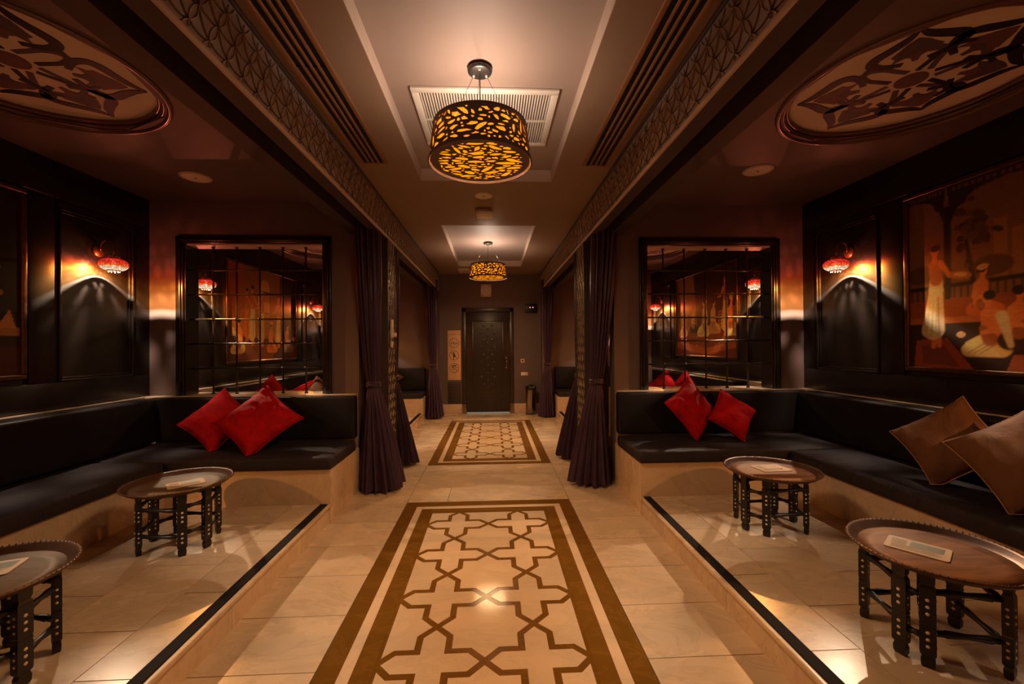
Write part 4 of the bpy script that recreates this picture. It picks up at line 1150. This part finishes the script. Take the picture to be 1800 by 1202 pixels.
# ==================================================================== TRAY TABLES
def table(x, y, label, feet, mat_tray):
    rz = 0.0
    zt = 0.55; r = 0.300
    T = tag(empty('tray_table', (x, y, Z_PLAT), rz), label, 'table', 'folding tray tables on the platforms')
    tr = MB(); tr.lathe([(0, -.033), (.2, -.033), (.258, -.0325), (.259, -.026), (.20, -.028), (0, -.028)], 56, (x, y, zt))
    tr.build('tray', mat_tray, T)
    rm = MB(); rm.lathe([(.253, -.0258), (.266, -.020), (.282, -.006), (.292, 0), (.299, -.001), (.300, -.005), (.292, -.010), (.276, -.024), (.258, -.032)], 64, (x, y, zt)); rm.build('rim', M['tray_rim'], T)
    bd = MB()
    for k in range(88):
        a = 2*PI*k/88
        bd.lathe([(.0035, 0), (.0025, .003), (0, .004)], 5, (x+.294*math.cos(a), y+.294*math.sin(a), zt-.0005))
    bd.build('rim_beading', M['tray_rim'], T)['kind'] = 'stuff'
    legs = []
    fcx, fcy = sum(f[0] for f in feet)/len(feet), sum(f[1] for f in feet)/len(feet)
    for (lx, ly) in sorted(feet, key=lambda f: math.atan2(f[1]-fcy, f[0]-fcx)):
        a = math.atan2(ly-fcy, lx-fcx)
        legs.append((lx, ly))
        prof = [(0, .015), (.010, .0195), (.032, .0205), (.046, .0165), (.054, .0225), (.066, .0235), (.160, .0235), (.165, .0215), (.172, .0235), (.182, .0215), (.188, .0235), (.300, .0235), (.312, .0225), (.322, .0175), (.335, .0215), (.372, .0225)]
        mb = MB(); vs, fs = [], []
        dx, dy = math.cos(a+rz), math.sin(a+rz)
        for z, hw in prof:
            for (p, q) in ((-1, -1), (1, -1), (1, 1), (-1, 1)):
                # p across the face, q radial
                vs.append((lx - dy*p*hw*1.05 + dx*q*hw*.68, ly + dx*p*hw*1.05 + dy*q*hw*.68, Z_PLAT+z))
        for i in range(len(prof)-1):
            for k in range(4):
                fs.append((i*4+k, i*4+(k+1) % 4, i*4+4+(k+1) % 4, i*4+4+k))
        fs.append((3, 2, 1, 0)); t_ = (len(prof)-1)*4; fs.append((t_, t_+1, t_+2, t_+3))
        mb.add(vs, fs); lg = mb.build('leg', M['table_black'], T)
        dots = MB()
        for z in (.085, .112, .139, .212, .239, .266):
            for (px, py) in ((dx, dy), (-dx, -dy), (-dy, dx), (dy, -dx)):
                rad = abs(px*dx+py*dy) > .5
                o_ = .0235*(.68 if rad else 1.05)
                rr = .0068 if rad else .0055
                dots.lathe([(rr, 0), (rr*.8, .0012), (0, .0014)], 7, (lx+px*o_, ly+py*o_, Z_PLAT+z), axis=(px, py, 0))
        dots.build('bone_studs', M['bone'], lg)['kind'] = 'stuff'
    m_ = len(legs)
    for i in range(m_):
        p, q = Vector((*legs[i], 0)), Vector((*legs[(i+1) % m_], 0))
        if (q-p).length < .07: continue
        for z in (.125, .285):
            zz = Z_PLAT+z + (.010 if i % 2 else -.010)
            d = (q-p).normalized()
            a_, b_ = p+d*.008, q-d*.008
            pts = [a_.lerp(b_, t_)+Vector((0, 0, zz)) for t_ in (0, .18, .2, .5, .8, .82, 1)]
            MB().tube(pts, [.012, .012, .015, .010, .015, .012, .012], 6).build('rail', M['table_black'], T)
    # crossed bearers under the tray
    for i in range(m_//2):
        p, q = legs[i], legs[i+m_//2]
        MB().tube([(p[0], p[1], zt-.044-.004*i), (q[0], q[1], zt-.044-.004*i)], .009, 6).build('bearer', M['table_black'], T)
    return T
table(-2.055, 2.86, 'tray table in the left bay standing nearer the grille', [(-2.179, 2.692), (-2.239, 2.886), (-1.903, 2.67), (-1.829, 2.78), (-1.888, 2.983), (-2.176, 3.008)], M['tray_grey'])
table(1.94, 2.865, 'tray table in the right bay standing nearer the grille', [(1.772, 3.01), (1.721, 2.814), (1.798, 2.706), (2.069, 3.022), (2.131, 2.913), (2.085, 2.726)], M['tray'])
table(-2.0, 1.71, 'tray table at the left edge of the picture, nearest the camera', [(-1.84, 1.865), (-1.785, 1.683), (-2.07, 1.91), (-2.2, 1.77), (-2.12, 1.53), (-1.92, 1.51)], M['tray_grey'])
table(1.87, 1.71, 'tray table at the lower right corner, nearest the camera', [(1.722, 1.892), (1.665, 1.660), (1.70, 1.585), (1.99, 1.87), (2.06, 1.80), (1.95, 1.515)], M['tray'])

def menu(x, y, rz, label, w=.20, h=.105, green=True):
    z = 0.55-.0275
    Mn = tag(empty('menu_card', (x, y, z), rz), label, 'menu', 'printed cards on the tray tables')
    def L(px, py): return (x+px*math.cos(rz)-py*math.sin(rz), y+px*math.sin(rz)+py*math.cos(rz))
    def quad(x0, x1, y0, y1, z0, z1, nm, mat, par):
        c = [L(x0, y0), L(x1, y0), L(x1, y1), L(x0, y1)]
        MB().prism(c, z0, z1).build(nm, mat, par)
    c = []
    for (sx, sy) in ((1, 1), (-1, 1), (-1, -1), (1, -1)):
        for k in range(4):
            a = {(1, 1): 0, (-1, 1): PI/2, (-1, -1): PI, (1, -1): 1.5*PI}[(sx, sy)] + k*PI/6
            c.append(L(sx*(w/2-.012)+.012*math.cos(a), sy*(h/2-.012)+.012*math.sin(a)))
    MB().prism(c, z, z+.004).build('card', M['paper'], Mn)
    if green: quad(-w*.12, w*.40, -h*.05, h*.36, z+.004, z+.0046, 'green_print', M['print_green'], Mn)
    tx = MB()
    for i in range(5):
        yy = -h*.12 - i*h*.065
        p = [L(-w*.40, yy), L(w*(.38-.05*(i % 3)), yy), L(w*(.38-.05*(i % 3)), yy+h*.022), L(-w*.40, yy+h*.022)]
        tx.prism(p, z+.004, z+.0044)
    for i in range(6):
        yy = h*.32 - i*h*.07
        p = [L(-w*.42, yy), L(-w*.18, yy), L(-w*.18, yy+h*.022), L(-w*.42, yy+h*.022)]
        tx.prism(p, z+.004, z+.0044)
    tx.build('text_lines', M['print_grey'], Mn)['kind'] = 'stuff'
menu(-2.02, 2.868, math.radians(42), 'cream and green printed menu on the left tray table near the grille', .20, .135)
menu(1.985, 2.935, math.radians(5), 'plain cream card on the right tray table near the grille', .215, .16, False)
menu(1.84, 1.755, math.radians(-52), 'cream and green printed menu on the tray table at lower right', .205, .15)
menu(-2.055, 1.80, math.radians(20), 'cream and green printed menu on the tray table at the left edge', .205, .146)

# ==================================================================== LOOSE CUSHIONS
def pillow(name, loc, side, yaw_, tilt, roll_, mat, label, group, thick=.10, floor_z=None, fdir=(0, -1), piping=None, seed=0):
    n = 26; vs, top, bot = [], {}, {}
    hs_ = side/2
    for sgn, dct in ((1, top), (-1, bot)):
        for i in range(n+1):
            for j in range(n+1):
                u, v = -1+2*i/n, -1+2*j/n
                edge = i in (0, n) or j in (0, n)
                if edge and sgn < 0: dct[(i, j)] = top[(i, j)]; continue
                x = hs_*u*(1-.105*(1-v*v)**1.0); y = hs_*v*(1-.105*(1-u*u)**1.0)
                th = thick*((1-u**4)*(1-v**4))**.55*(.75+.25*(1-u*u)*(1-v*v))
                p = Vector((x, y, 0))
                wr = noise.noise(Vector((x*8+seed, y*8, sgn*3)))*.014 + noise.noise(Vector((x*24+seed, y*13, sgn*3)))*.008
                cr = (abs(u)*abs(v))**2.0
                z = sgn*(th + (wr*(1+1.5*cr) if not edge else 0))
                dct[(i, j)] = len(vs); vs.append(Vector((x, y, z)))
    fs = []
    for i in range(n):
        for j in range(n):
            fs.append((top[(i, j)], top[(i+1, j)], top[(i+1, j+1)], top[(i, j+1)]))
            fs.append((bot[(i, j)], bot[(i, j+1)], bot[(i+1, j+1)], bot[(i+1, j)]))
    # local z is the cushion's face normal; stand it up as a diamond, lean it, turn it
    R = Matrix.Rotation(yaw_, 3, 'Z') @ Matrix.Rotation(PI/2 - tilt, 3, 'X') @ Matrix.Rotation(PI/4 + roll_, 3, 'Z')
    W = [R @ v + Vector(loc) for v in vs]
    if floor_z is not None:
        # the lowest corner is crushed and folds forward on the seat
        fd = Vector((fdir[0], fdir[1], 0))
        for p in W:
            d = floor_z + .012 - p.z
            if d > 0:
                p.z = floor_z + .004 + .008*math.exp(-d*30) ; p += fd*d*.55
    mb = MB(); mb.add([tuple(p - Vector(loc)) for p in W], fs, True)
    P_ = empty(name, loc); tag(P_, label, 'cushion', group)
    mb.v = [(p[0]+loc[0], p[1]+loc[1], p[2]+loc[2]) for p in mb.v]
    mb.build('cover', mat, P_)
    ring_ = [top[(i, 0)] for i in range(n)] + [top[(n, j)] for j in range(n)] + [top[(i, n)] for i in range(n, 0, -1)] + [top[(0, j)] for j in range(n, 0, -1)]
    pm = MB(); pm.tube([W[i] for i in ring_], .0042, 6, closed=True); pm.build('piping', piping or mat, P_)
    return P_
G1 = 'red velvet cushions'
pillow('throw_cushion', (-2.455, 3.885, .765), .46, .12, math.radians(34), .10, M['red_velvet'], 'red velvet cushion left and partly behind its neighbour below the left grille', G1, floor_z=Z_SEAT, seed=1)
pillow('throw_cushion', (-2.045, 3.775, .775), .52, .12, math.radians(38), .03, M['red_velvet'], 'red velvet cushion in front of another below the left grille', G1, floor_z=Z_SEAT, seed=5)
pillow('throw_cushion', (1.885, 3.915, .805), .45, .36, math.radians(24), -.24, M['red_velvet'], 'red velvet cushion nearer the curtain below the right grille', G1, floor_z=Z_SEAT, seed=9)
pillow('throw_cushion', (2.225, 3.83, .755), .37, .12, math.radians(28), .12, M['red_velvet'], 'red velvet cushion nearer the right wall below the right grille', G1, floor_z=Z_SEAT, seed=13)
G2 = 'tan piped cushions'
pillow('throw_cushion', (2.87, 2.53, .785), .45, -PI/2+.30, math.radians(26), -.03, M['tan_cloth'], 'tan piped cushion on the right bench nearer the grille', G2, floor_z=Z_SEAT, fdir=(-1, 0), piping=M['tan_piping'], seed=17)
pillow('throw_cushion', (2.80, 2.08, .805), .48, -PI/2+.40, math.radians(26), -.06, M['tan_cloth'], 'tan piped cushion at the right edge of the picture on the right bench', G2, floor_z=Z_SEAT, fdir=(-1, 0), piping=M['tan_piping'], seed=21)
G3 = 'cushions on the far side of the partitions'
pillow('throw_cushion', (-2.52, 4.90, .80), .46, PI+.45, math.radians(20), .05, M['red_velvet'], 'red cushion tip behind the left grille, leftmost there', G3, floor_z=Z_SEAT, fdir=(0, 1), seed=31)
pillow('throw_cushion', (-2.20, 5.02, .79), .44, PI+1.15, math.radians(18), .45, M['red_velvet'], 'red cushion standing edge-on behind the left grille', G3, floor_z=Z_SEAT, fdir=(0, 1), seed=33)
pillow('throw_cushion', (-1.93, 4.85, .79), .46, PI-.20, math.radians(22), .05, M['tan_cloth'], 'tan piped cushion tip behind the left grille at its right end', G3, floor_z=Z_SEAT, fdir=(0, 1), piping=M['tan_piping'], seed=35)
pillow('throw_cushion', (1.97, 4.84, .82), .46, PI-.25, math.radians(20), .12, M['red_velvet'], 'red cushion tip behind the right grille, nearer the curtain', G3, floor_z=Z_SEAT, fdir=(0, 1), seed=37)
pillow('throw_cushion', (2.27, 4.95, .80), .46, PI+.2, math.radians(20), -.10, M['red_velvet'], 'red cushion tip behind the right grille, nearer the right wall', G3, floor_z=Z_SEAT, fdir=(0, 1), seed=39)
pillow('throw_cushion', (-2.06, 8.31, .80), .44, .25, math.radians(24), 0, M['tan_cloth'], 'rust coloured cushion in the far left bay behind the column', 'rust cushions in the far bays', floor_z=Z_SEAT, seed=27)
pillow('throw_cushion', (1.98, 8.31, .80), .44, -.25, math.radians(24), 0, M['tan_cloth'], 'rust coloured cushion in the far right bay behind the column', 'rust cushions in the far bays', floor_z=Z_SEAT, seed=29)

# ==================================================================== CURTAINS
def curtain(path, label, seed, nf=15, zr=(0.03, 2.70), tie_z=1.03, rt=(.11, .15), rb=(.20, .20)):
    # path: (x, y) at top, at the tie, at the hem
    rng = random.Random(seed)
    ph = [rng.uniform(0, 2*PI) for _ in range(4)]
    C = tag(empty('curtain', (path[2][0], path[2][1], zr[0])), label, 'curtain', 'plum curtains tied back at the columns')
    nz, nth = 46, 120
    mb = MB(); vs, fs = [], []
    for i in range(nz+1):
        z = zr[0] + (zr[1]-zr[0])*i/nz
        if z >= tie_z:
            t_ = (z-tie_z)/(zr[1]-tie_z)
            e = t_**.55 if t_ < .6 else (.6**.55)+(t_-.6)*.35
            e = min(1, e)
            rx, ry = .045+(rt[0]-.045)*e*1.05, .045+(rt[1]-.045)*e*1.05
            cx_ = path[1][0]+(path[0][0]-path[1][0])*t_**.8; cy_ = path[1][1]+(path[0][1]-path[1][1])*t_**.8
            amp = .13+.10*t_
        else:
            t_ = (tie_z-z)/(tie_z-zr[0])
            e = t_**.75
            rx, ry = .045+(rb[0]-.045)*e, .045+(rb[1]-.045)*e
            cx_ = path[1][0]+(path[2][0]-path[1][0])*t_**.9; cy_ = path[1][1]+(path[2][1]-path[1][1])*t_**.9
            amp = .10+.10*t_
        pinch = math.exp(-((z-tie_z)/.05)**2)
        for k in range(nth):
            a = 2*PI*k/nth
            fold = math.sin(nf*a+ph[0]+.5*math.sin(z*2.2+ph[1])+.6*math.sin(2*a+ph[2])) + .45*math.sin((nf*2-3)*a+ph[3]+z*.8) + .35*math.sin(4*a+z*1.7+ph[2])
            r = 1+amp*fold*(1-.5*pinch)
            dz = .012*math.sin(nf*a*.5+ph[1]) if i == 0 else 0
            vs.append((cx_+rx*r*math.cos(a), cy_+ry*r*math.sin(a), z+dz))
    for i in range(nz):
        for k in range(nth):
            k2 = (k+1) % nth
            fs.append((i*nth+k, i*nth+k2, (i+1)*nth+k2, (i+1)*nth+k))
    mb.add(vs, fs, True); mb.build('drape', M['curtain'], C)
    tb = MB()
    tb.tube([(path[1][0]+.062*math.cos(2*PI*k/28), path[1][1]+.062*math.sin(2*PI*k/28), tie_z-.024+.048*k/84+.004*math.sin(6*PI*k/28)) for k in range(85)], .0125, 8)
    tb.build('tieback', M['curtain'], C)
    MB().lathe([(0, -.02), (.022, -.012), (.026, 0), (.022, .014), (0, .022)], 10, (path[1][0]-.012, path[1][1]-.062, tie_z)).build('knot', M['curtain'], C)
    return C
curtain([(-1.245, 4.25), (-1.20, 4.30), (-1.10, 4.24)], 'plum satin curtain tied back in front of the left column', 1, rb=(.185, .17))
curtain([(1.165, 4.30), (1.075, 4.34), (.985, 4.28)], 'plum satin curtain tied back in front of the right column', 2, rb=(.185, .17))
curtain([(-1.255, 5.10), (-1.20, 5.12), (-1.11, 5.10)], 'plum satin curtain flaring out behind the left column', 3, rb=(.18, .16))
curtain([(1.165, 5.24), (1.10, 5.26), (1.005, 5.26)], 'plum satin curtain flaring out behind the right column', 4, rb=(.18, .16))
curtain([(-1.20, 8.30), (-1.17, 8.30), (-1.13, 8.27)], 'plum satin curtain at the end wall left of the door', 5, rt=(.11, .13), rb=(.14, .17))
curtain([(1.10, 8.30), (1.08, 8.30), (1.04, 8.27)], 'plum satin curtain at the end wall right of the door', 6, rt=(.11, .13), rb=(.14, .17))

# ==================================================================== END WALL: DOOR AND FITTINGS
DXC = -0.10
door = struct(empty('door_1', (DXC, Y_END, 0)), 'dark carved wooden door at the end of the corridor', 'door')
yw = Y_END-.0005
for s in (-1, 1):
    a, b = sorted((DXC+s*.455, DXC+s*.535))
    rbox('frame_post', a, b, yw-.05, yw, .0, 2.19, M['dark_wood'], door, .006)
    a, b = sorted((DXC+s*.452, DXC+s*.54))
    rbox('kick_plate', a, b, yw-.054, yw-.049, .004, .19, M['steel'], door, .001)
rbox('frame_head', DXC-.535, DXC+.535, yw-.05, yw, 2.11, 2.195, M['dark_wood'], door, .006)
leaf = rbox('leaf', DXC-.452, DXC+.452, yw-.03, yw-.002, .022, 2.105, M['dark_wood'], door, .003)
for (a, b, c, d) in ((-.33, .33, .34, .37), (-.33, .33, 1.91, 1.94), (-.33, -.30, .37, 1.91), (.30, .33, .37, 1.91)):
    rbox('moulding', DXC+a, DXC+b, yw-.042, yw-.0295, c, d, M['dark_wood'], leaf, .004)
# carved centre panel: a low relief of stems and rosettes
MB().box(DXC-.285, DXC+.285, yw-.033, yw-.0295, .39, 1.89).build('carved_panel', M['dark_wood'], leaf)
for i in range(9):
    for sx in (-1, 0, 1):
        MB().lathe([(.030, 0), (.024, .003), (.010, .002), (0, .004)], 8, (DXC+sx*(.09+.05*(i % 2)), yw-.033, .52+i*.155+(.07 if sx else 0)), axis=(0, -1, 0)).build('carved_rosette', M['dark_wood'], leaf)
MB().box(DXC-.445, DXC+.445, yw-.02, yw-.010, .003, .020).build('light_gap', M['door_gap'], door)
for hz in (1.145, .95): MB().lathe([(0, .012), (.024, .010), (.028, 0)], 14, (DXC+.385, yw-.03, hz), axis=(0, -1, 0)).build('handle_rose', M['steel'], leaf)
hd = MB(); hd.tube([(DXC+.385, yw-.035, 1.145), (DXC+.385, yw-.075, 1.13), (DXC+.385, yw-.08, 1.05), (DXC+.385, yw-.075, .965), (DXC+.385, yw-.035, .95)], [.007, .008, .010, .008, .007], 8)
hd.build('handle', M['steel'], leaf)
for z in (1.42, 1.36, 1.85): MB().tube([(DXC-.447, yw-.055, z), (DXC-.447, yw-.055, z+.045)], .007, 8).build('hinge', M['steel'], door)
for s in (-1, 1):
    x0, x1 = sorted((DXC+s*.54, DX(s, 1.06)))
    struct(rbox('baseboard_end_'+SIDE[s], x0, x1, yw-.018, yw, 0.0005, .19, M['marble_wall'], None, .003), 'pale marble skirting on the end wall %s of the door' % SIDE[s], 'skirting')
# round wall speaker above the door
sp = tag(empty('wall_speaker', (-.132, Y_END, 2.56)), 'cream square wall speaker with round grille above the door', 'speaker')
rbox('housing', -.132-.115, -.132+.115, yw-.035, yw, 2.425, 2.695, M['paint_trim'], sp, .02, 3)
MB().lathe([(0, .010), (.08, .008), (.098, .003), (.105, 0)], 32, (-.132, yw-.0345, 2.56), axis=(0, -1, 0)).build('grille', M['grille_white'], sp)
for rr in (.028, .052, .076): MB().tube([(-.132+rr*math.cos(2*PI*k/30), yw-.044, 2.56+rr*math.sin(2*PI*k/30)) for k in range(30)], .002, 5, closed=True).build('grille_ring', M['soffit'], sp)
# alarm box with two red leds
al = tag(empty('alarm_box', (.80, Y_END, 2.17)), 'black box with two red lights on the end wall', 'alarm')
rbox('housing', .68, .93, yw-.06, yw, 2.085, 2.275, M['black_plastic'], al, .012, 2)
for x in (.785, .845): MB().lathe([(0, .008), (.010, .005), (.012, 0)], 10, (x, yw-.06, 2.20), axis=(0, -1, 0)).build('led', M['led_red'], al)
# notice panel
sg = tag(empty('notice_panel', (-.80, Y_END, .70)), 'tall orange notice panel with three round pictograms left of the door', 'sign')
rbox('board', -.935, -.664, yw-.014, yw, .695, 1.64, M['sign_board'], sg, .002)
rbox('header', -.935, -.664, yw-.018, yw, 1.645, 1.73, M['sign_board'], sg, .002)
scx = -.80
def ringm(z, r=.095, parent=sg):
    MB().tube([(scx+r*math.cos(2*PI*k/40), yw-.0145, z+r*math.sin(2*PI*k/40)) for k in range(40)], .0045, 5, closed=True).build('pictogram_ring', M['sign_ink'], parent)
for z in (1.465, 1.205, .945): ringm(z)
fc = bpy.data.curves.new('lettering', 'FONT'); fc.body = 'Hot'; fc.size = .085; fc.align_x = 'CENTER'; fc.align_y = 'CENTER'; fc.extrude = .0006
fo = bpy.data.objects.new('lettering', fc); COL.objects.link(fo)
bpy.context.view_layer.update()
dg = bpy.context.evaluated_depsgraph_get()
fme = bpy.data.meshes.new_from_object(fo.evaluated_get(dg)); bpy.data.objects.remove(fo)
for v in fme.vertices: v.co = Vector((v.co.x+scx, yw-.0148-v.co.z, v.co.y+1.462))
fme.materials.clear(); link('lettering', fme, M['sign_ink'], sg)
def flat_xz(polys, y, th, nm, mat, parent):
    mb = MB()
    for P in polys:
        t_ = MB().prism(P, 0, th); mb.add([(p[0], y-p[2], p[1]) for p in t_.v], t_.f)
    mb.build(nm, mat, parent)
def bar(x0, z0, x1, z1, w):
    d = math.hypot(x1-x0, z1-z0); nx, nz = -(z1-z0)/d*w/2, (x1-x0)/d*w/2
    return [(x0+nx, z0+nz), (x1+nx, z1+nz), (x1-nx, z1-nz), (x0-nx, z0-nz)]
def circ(x, z, r, n=12): return [(x+r*math.cos(2*PI*k/n), z+r*math.sin(2*PI*k/n)) for k in range(n)]
z = 1.205
flat_xz([circ(scx-.012, z+.055, .016), [(scx-.022, z+.036), (scx+.008, z+.036), (scx+.034, z-.03), (scx-.028, z-.03)], bar(scx-.012, z-.028, scx-.012, z-.088, .014), bar(scx-.018, z+.03, scx-.055, z+.045, .010)], yw-.0143, .001, 'walking_figure', M['sign_ink'], sg)
flat_xz([bar(scx-.067, z+.067, scx+.067, z-.067, .009)], yw-.0143, .0012, 'slash', M['sign_ink'], sg)
z = .945
flat_xz([bar(scx-.06, z+.055, scx+.067, z-.067, .010)], yw-.0143, .0012, 'slash', M['sign_ink'], sg)
flat_xz([circ(scx+.012*k-.03, z+.04+.012*(k % 2), .010) for k in range(6)] + [bar(scx-.06, z+.005, scx-.015, z+.012, .014), bar(scx+.02, z+.004, scx+.06, z+.012, .014), bar(scx-.05, z-.03, scx-.005, z-.028, .010)], yw-.0143, .001, 'spray_pictogram', M['sign_ink'], sg)
vg = tag(empty('wall_vent', (-.80, Y_END, .2)), 'dark louvred wall vent below the notice panel', 'vent')
rbox('frame', -.935, -.665, yw-.012, yw, .20, .655, M['soffit'], vg, .003)
for i in range(12): rbox('slat', -.915, -.685, yw-.018, yw-.0115, .225+i*.034, .245+i*.034, M['soffit'], vg, .002)
sw = tag(empty('light_switch', (.625, Y_END, 1.1)), 'small square light switch right of the door', 'switch')
rbox('plate', .585, .665, yw-.010, yw, 1.045, 1.125, M['white_plastic'], sw, .003)
rbox('rocker', .606, .644, yw-.014, yw-.0095, 1.066, 1.104, M['soffit'], sw, .002)
so = tag(empty('wall_socket', (.66, Y_END, .81)), 'wide cream socket plate above the steel bin', 'socket')
rbox('plate', .59, .735, yw-.010, yw, .775, .845, M['white_plastic'], so, .003)
rbox('insert', .62, .705, yw-.012, yw-.0095, .79, .83, M['grille_white'], so, .002)
bn = tag(empty('waste_bin', (.775, 8.63, 0)), 'slim steel waste bin with black lid beside the door', 'bin')
MB().lathe([(0, .001), (.10, .001), (.105, .012), (.105, .51)], 36, (.775, 8.63, 0)).build('body', M['steel'], bn)
MB().lathe([(.109, .50), (.112, .505), (.112, .555), (.10, .575), (.065, .59)], 36, (.775, 8.63, 0)).build('lid', M['black_plastic'], bn)
MB().lathe([(.066, .588), (.055, .598), (.03, .612), (0, .616)], 24, (.775, 8.63, 0)).build('swing_flap', M['steel'], bn)
MB().lathe([(.107, .003), (.109, .02), (.106, .022)], 36, (.775, 8.63, 0)).build('foot_ring', M['black_plastic'], bn)
# handset on the left column
ph = tag(empty('wall_handset', (DX(-1, D_FASCIA-.012), 4.56, 1.5)), 'small cream handset hooked on the left column', 'handset')
hx = DX(-1, D_FASCIA-.013)
rbox('cradle', hx, hx+.026, 4.545, 4.60, 1.505, 1.70, M['white_plastic'], ph, .006)
rbox('hook', hx+.012, hx+.050, 4.60, 4.645, 1.515, 1.56, M['white_plastic'], ph, .008)
rbox('lower_plug', hx, hx+.024, 4.552, 4.595, 1.40, 1.468, M['white_plastic'], ph, .006)
MB().tube([(hx+.006, 4.572, 1.47), (hx+.009, 4.576, 1.487), (hx+.008, 4.572, 1.506)], .005, 6).build('cord', M['white_plastic'], ph)

# ==================================================================== CEILING FITTINGS
def ceiling_disc(x, y, z, r, label):
    o = tag(empty('ceiling_speaker', (x, y, z)), label, 'speaker', 'round flush ceiling speakers')
    MB().lathe([(0, -.010), (r*.80, -.010), (r*.84, -.007)], 36, (x, y, z)).build('grille', M['white_plastic'], o)
    MB().lathe([(r*.83, -.008), (r*.88, -.012), (r*.97, -.008), (r, -.0005)], 36, (x, y, z)).build('ring', M['paint_trim'], o)
    MB().lathe([(0, -.013), (.008, -.0125), (.010, -.0095)], 12, (x, y, z)).build('badge', M['soffit'], o)
ceiling_disc(CX-.035, 4.16, Z_CEIL, .095, 'round cream ceiling speaker between the two corridor lamps')
ceiling_disc(-2.52, 3.70, Z_ALC, .118, 'round cream ceiling speaker in the left bay beyond the medallion')
ceiling_disc(2.23, 3.42, Z_ALC, .118, 'round cream ceiling speaker in the right bay beyond the medallion')
em = tag(empty('emergency_light', (CX-.035, 4.62, Z_CEIL)), 'small cream rounded emergency light on the corridor ceiling', 'light fitting')
rbox('base', CX-.035-.07, CX-.035+.07, 4.56, 4.66, Z_CEIL-.022, Z_CEIL-.0005, M['white_plastic'], em, .006)
rbox('housing', CX-.035-.10, CX-.035+.10, 4.53, 4.70, Z_CEIL-.075, Z_CEIL-.021, M['white_plastic'], em, .024, 3)
rbox('lens', CX-.035-.07, CX-.035+.07, 4.526, 4.60, Z_CEIL-.066, Z_CEIL-.034, M['grille_white'], em, .008)
# return air grille in the near recess
gx0, gx1, gy0, gy1 = CX-.45, CX+.47, 2.58, 3.31
rg_ = tag(empty('return_air_grille', (CX, 2.95, RZ)), 'white square return air grille behind the near drum lamp', 'vent')
MB().box(gx0+.03, gx1-.03, gy0+.03, gy1-.03, RZ-.004, RZ-.0005).build('backing', M['duct'], rg_)
for (a, b, c, d) in ((gx0, gx1, gy0, gy0+.045), (gx0, gx1, gy1-.045, gy1), (gx0, gx0+.045, gy0+.045, gy1-.045), (gx1-.045, gx1, gy0+.045, gy1-.045)):
    rbox('frame_bar', a, b, c, d, RZ-.018, RZ-.0005, M['grille_white'], rg_, .003)
bm_ = MB().box(-.0042, .0042, gy0+.0455, gy1-.0455, -.0145, -.0045).mesh('blade'); bm_.materials.append(M['grille_white'])
nb = 48
for i in range(nb):
    o = bpy.data.objects.new('blade', bm_); COL.objects.link(o)
    o.location = (gx0+.055+(gx1-gx0-.11)*i/(nb-1), 0, RZ); o.parent = rg_; o.matrix_parent_inverse = world_of(rg_).inverted()
rbox('cross_rib', gx0+.0455, gx1-.0455, (gy0+gy1)/2-.006, (gy0+gy1)/2+.006, RZ-.0165, RZ-.0045, M['grille_white'], rg_, .001)
# linear slot diffusers
for s in (-1, 1):
    d = tag(empty('slot_diffuser', (DX(s, .90), 2.0, Z_CEIL)), 'long bronze slot diffuser in the corridor ceiling on the %s' % SIDE[s], 'vent')
    y0, y1 = .6, 3.43
    MB().box(DX(s, .80), DX(s, .995), y0, y1, Z_CEIL-.003, Z_CEIL-.0005).build('backing', M['slot'], d)
    for (a, b) in ((.790, .818), (.977, 1.005)):
        rbox('frame_bar', DX(s, a), DX(s, b), y0, y1, Z_CEIL-.016, Z_CEIL-.0005, M['diffuser'], d, .002)
    rbox('frame_end', DX(s, .818), DX(s, .977), y1-.012, y1, Z_CEIL-.016, Z_CEIL-.0005, M['diffuser'], d, .002)
    for c in (.8585, .898, .9375):
        rbox('blade', DX(s, c-.0075), DX(s, c+.0075), y0, y1-.0125, Z_CEIL-.014, Z_CEIL-.0032, M['diffuser'], d, .002)
    for yy in (1.55, 2.25, 2.95):
        MB().box(DX(s, .819), DX(s, .976), yy, yy+.006, Z_CEIL-.010, Z_CEIL-.0031).build('spacer', M['slot'], d)
fv = tag(empty('supply_vent', (-.54, 8.3, Z_CEIL)), 'small cream supply vent on the ceiling near the door', 'vent')
rbox('frame', -.66, -.44, 8.1, 8.52, Z_CEIL-.03, Z_CEIL-.0005, M['white_plastic'], fv, .004)
for i in range(6): rbox('slat', -.645, -.455, 8.14+i*.06, 8.165+i*.06, Z_CEIL-.036, Z_CEIL-.0295, M['paint_trim'], fv, .001)
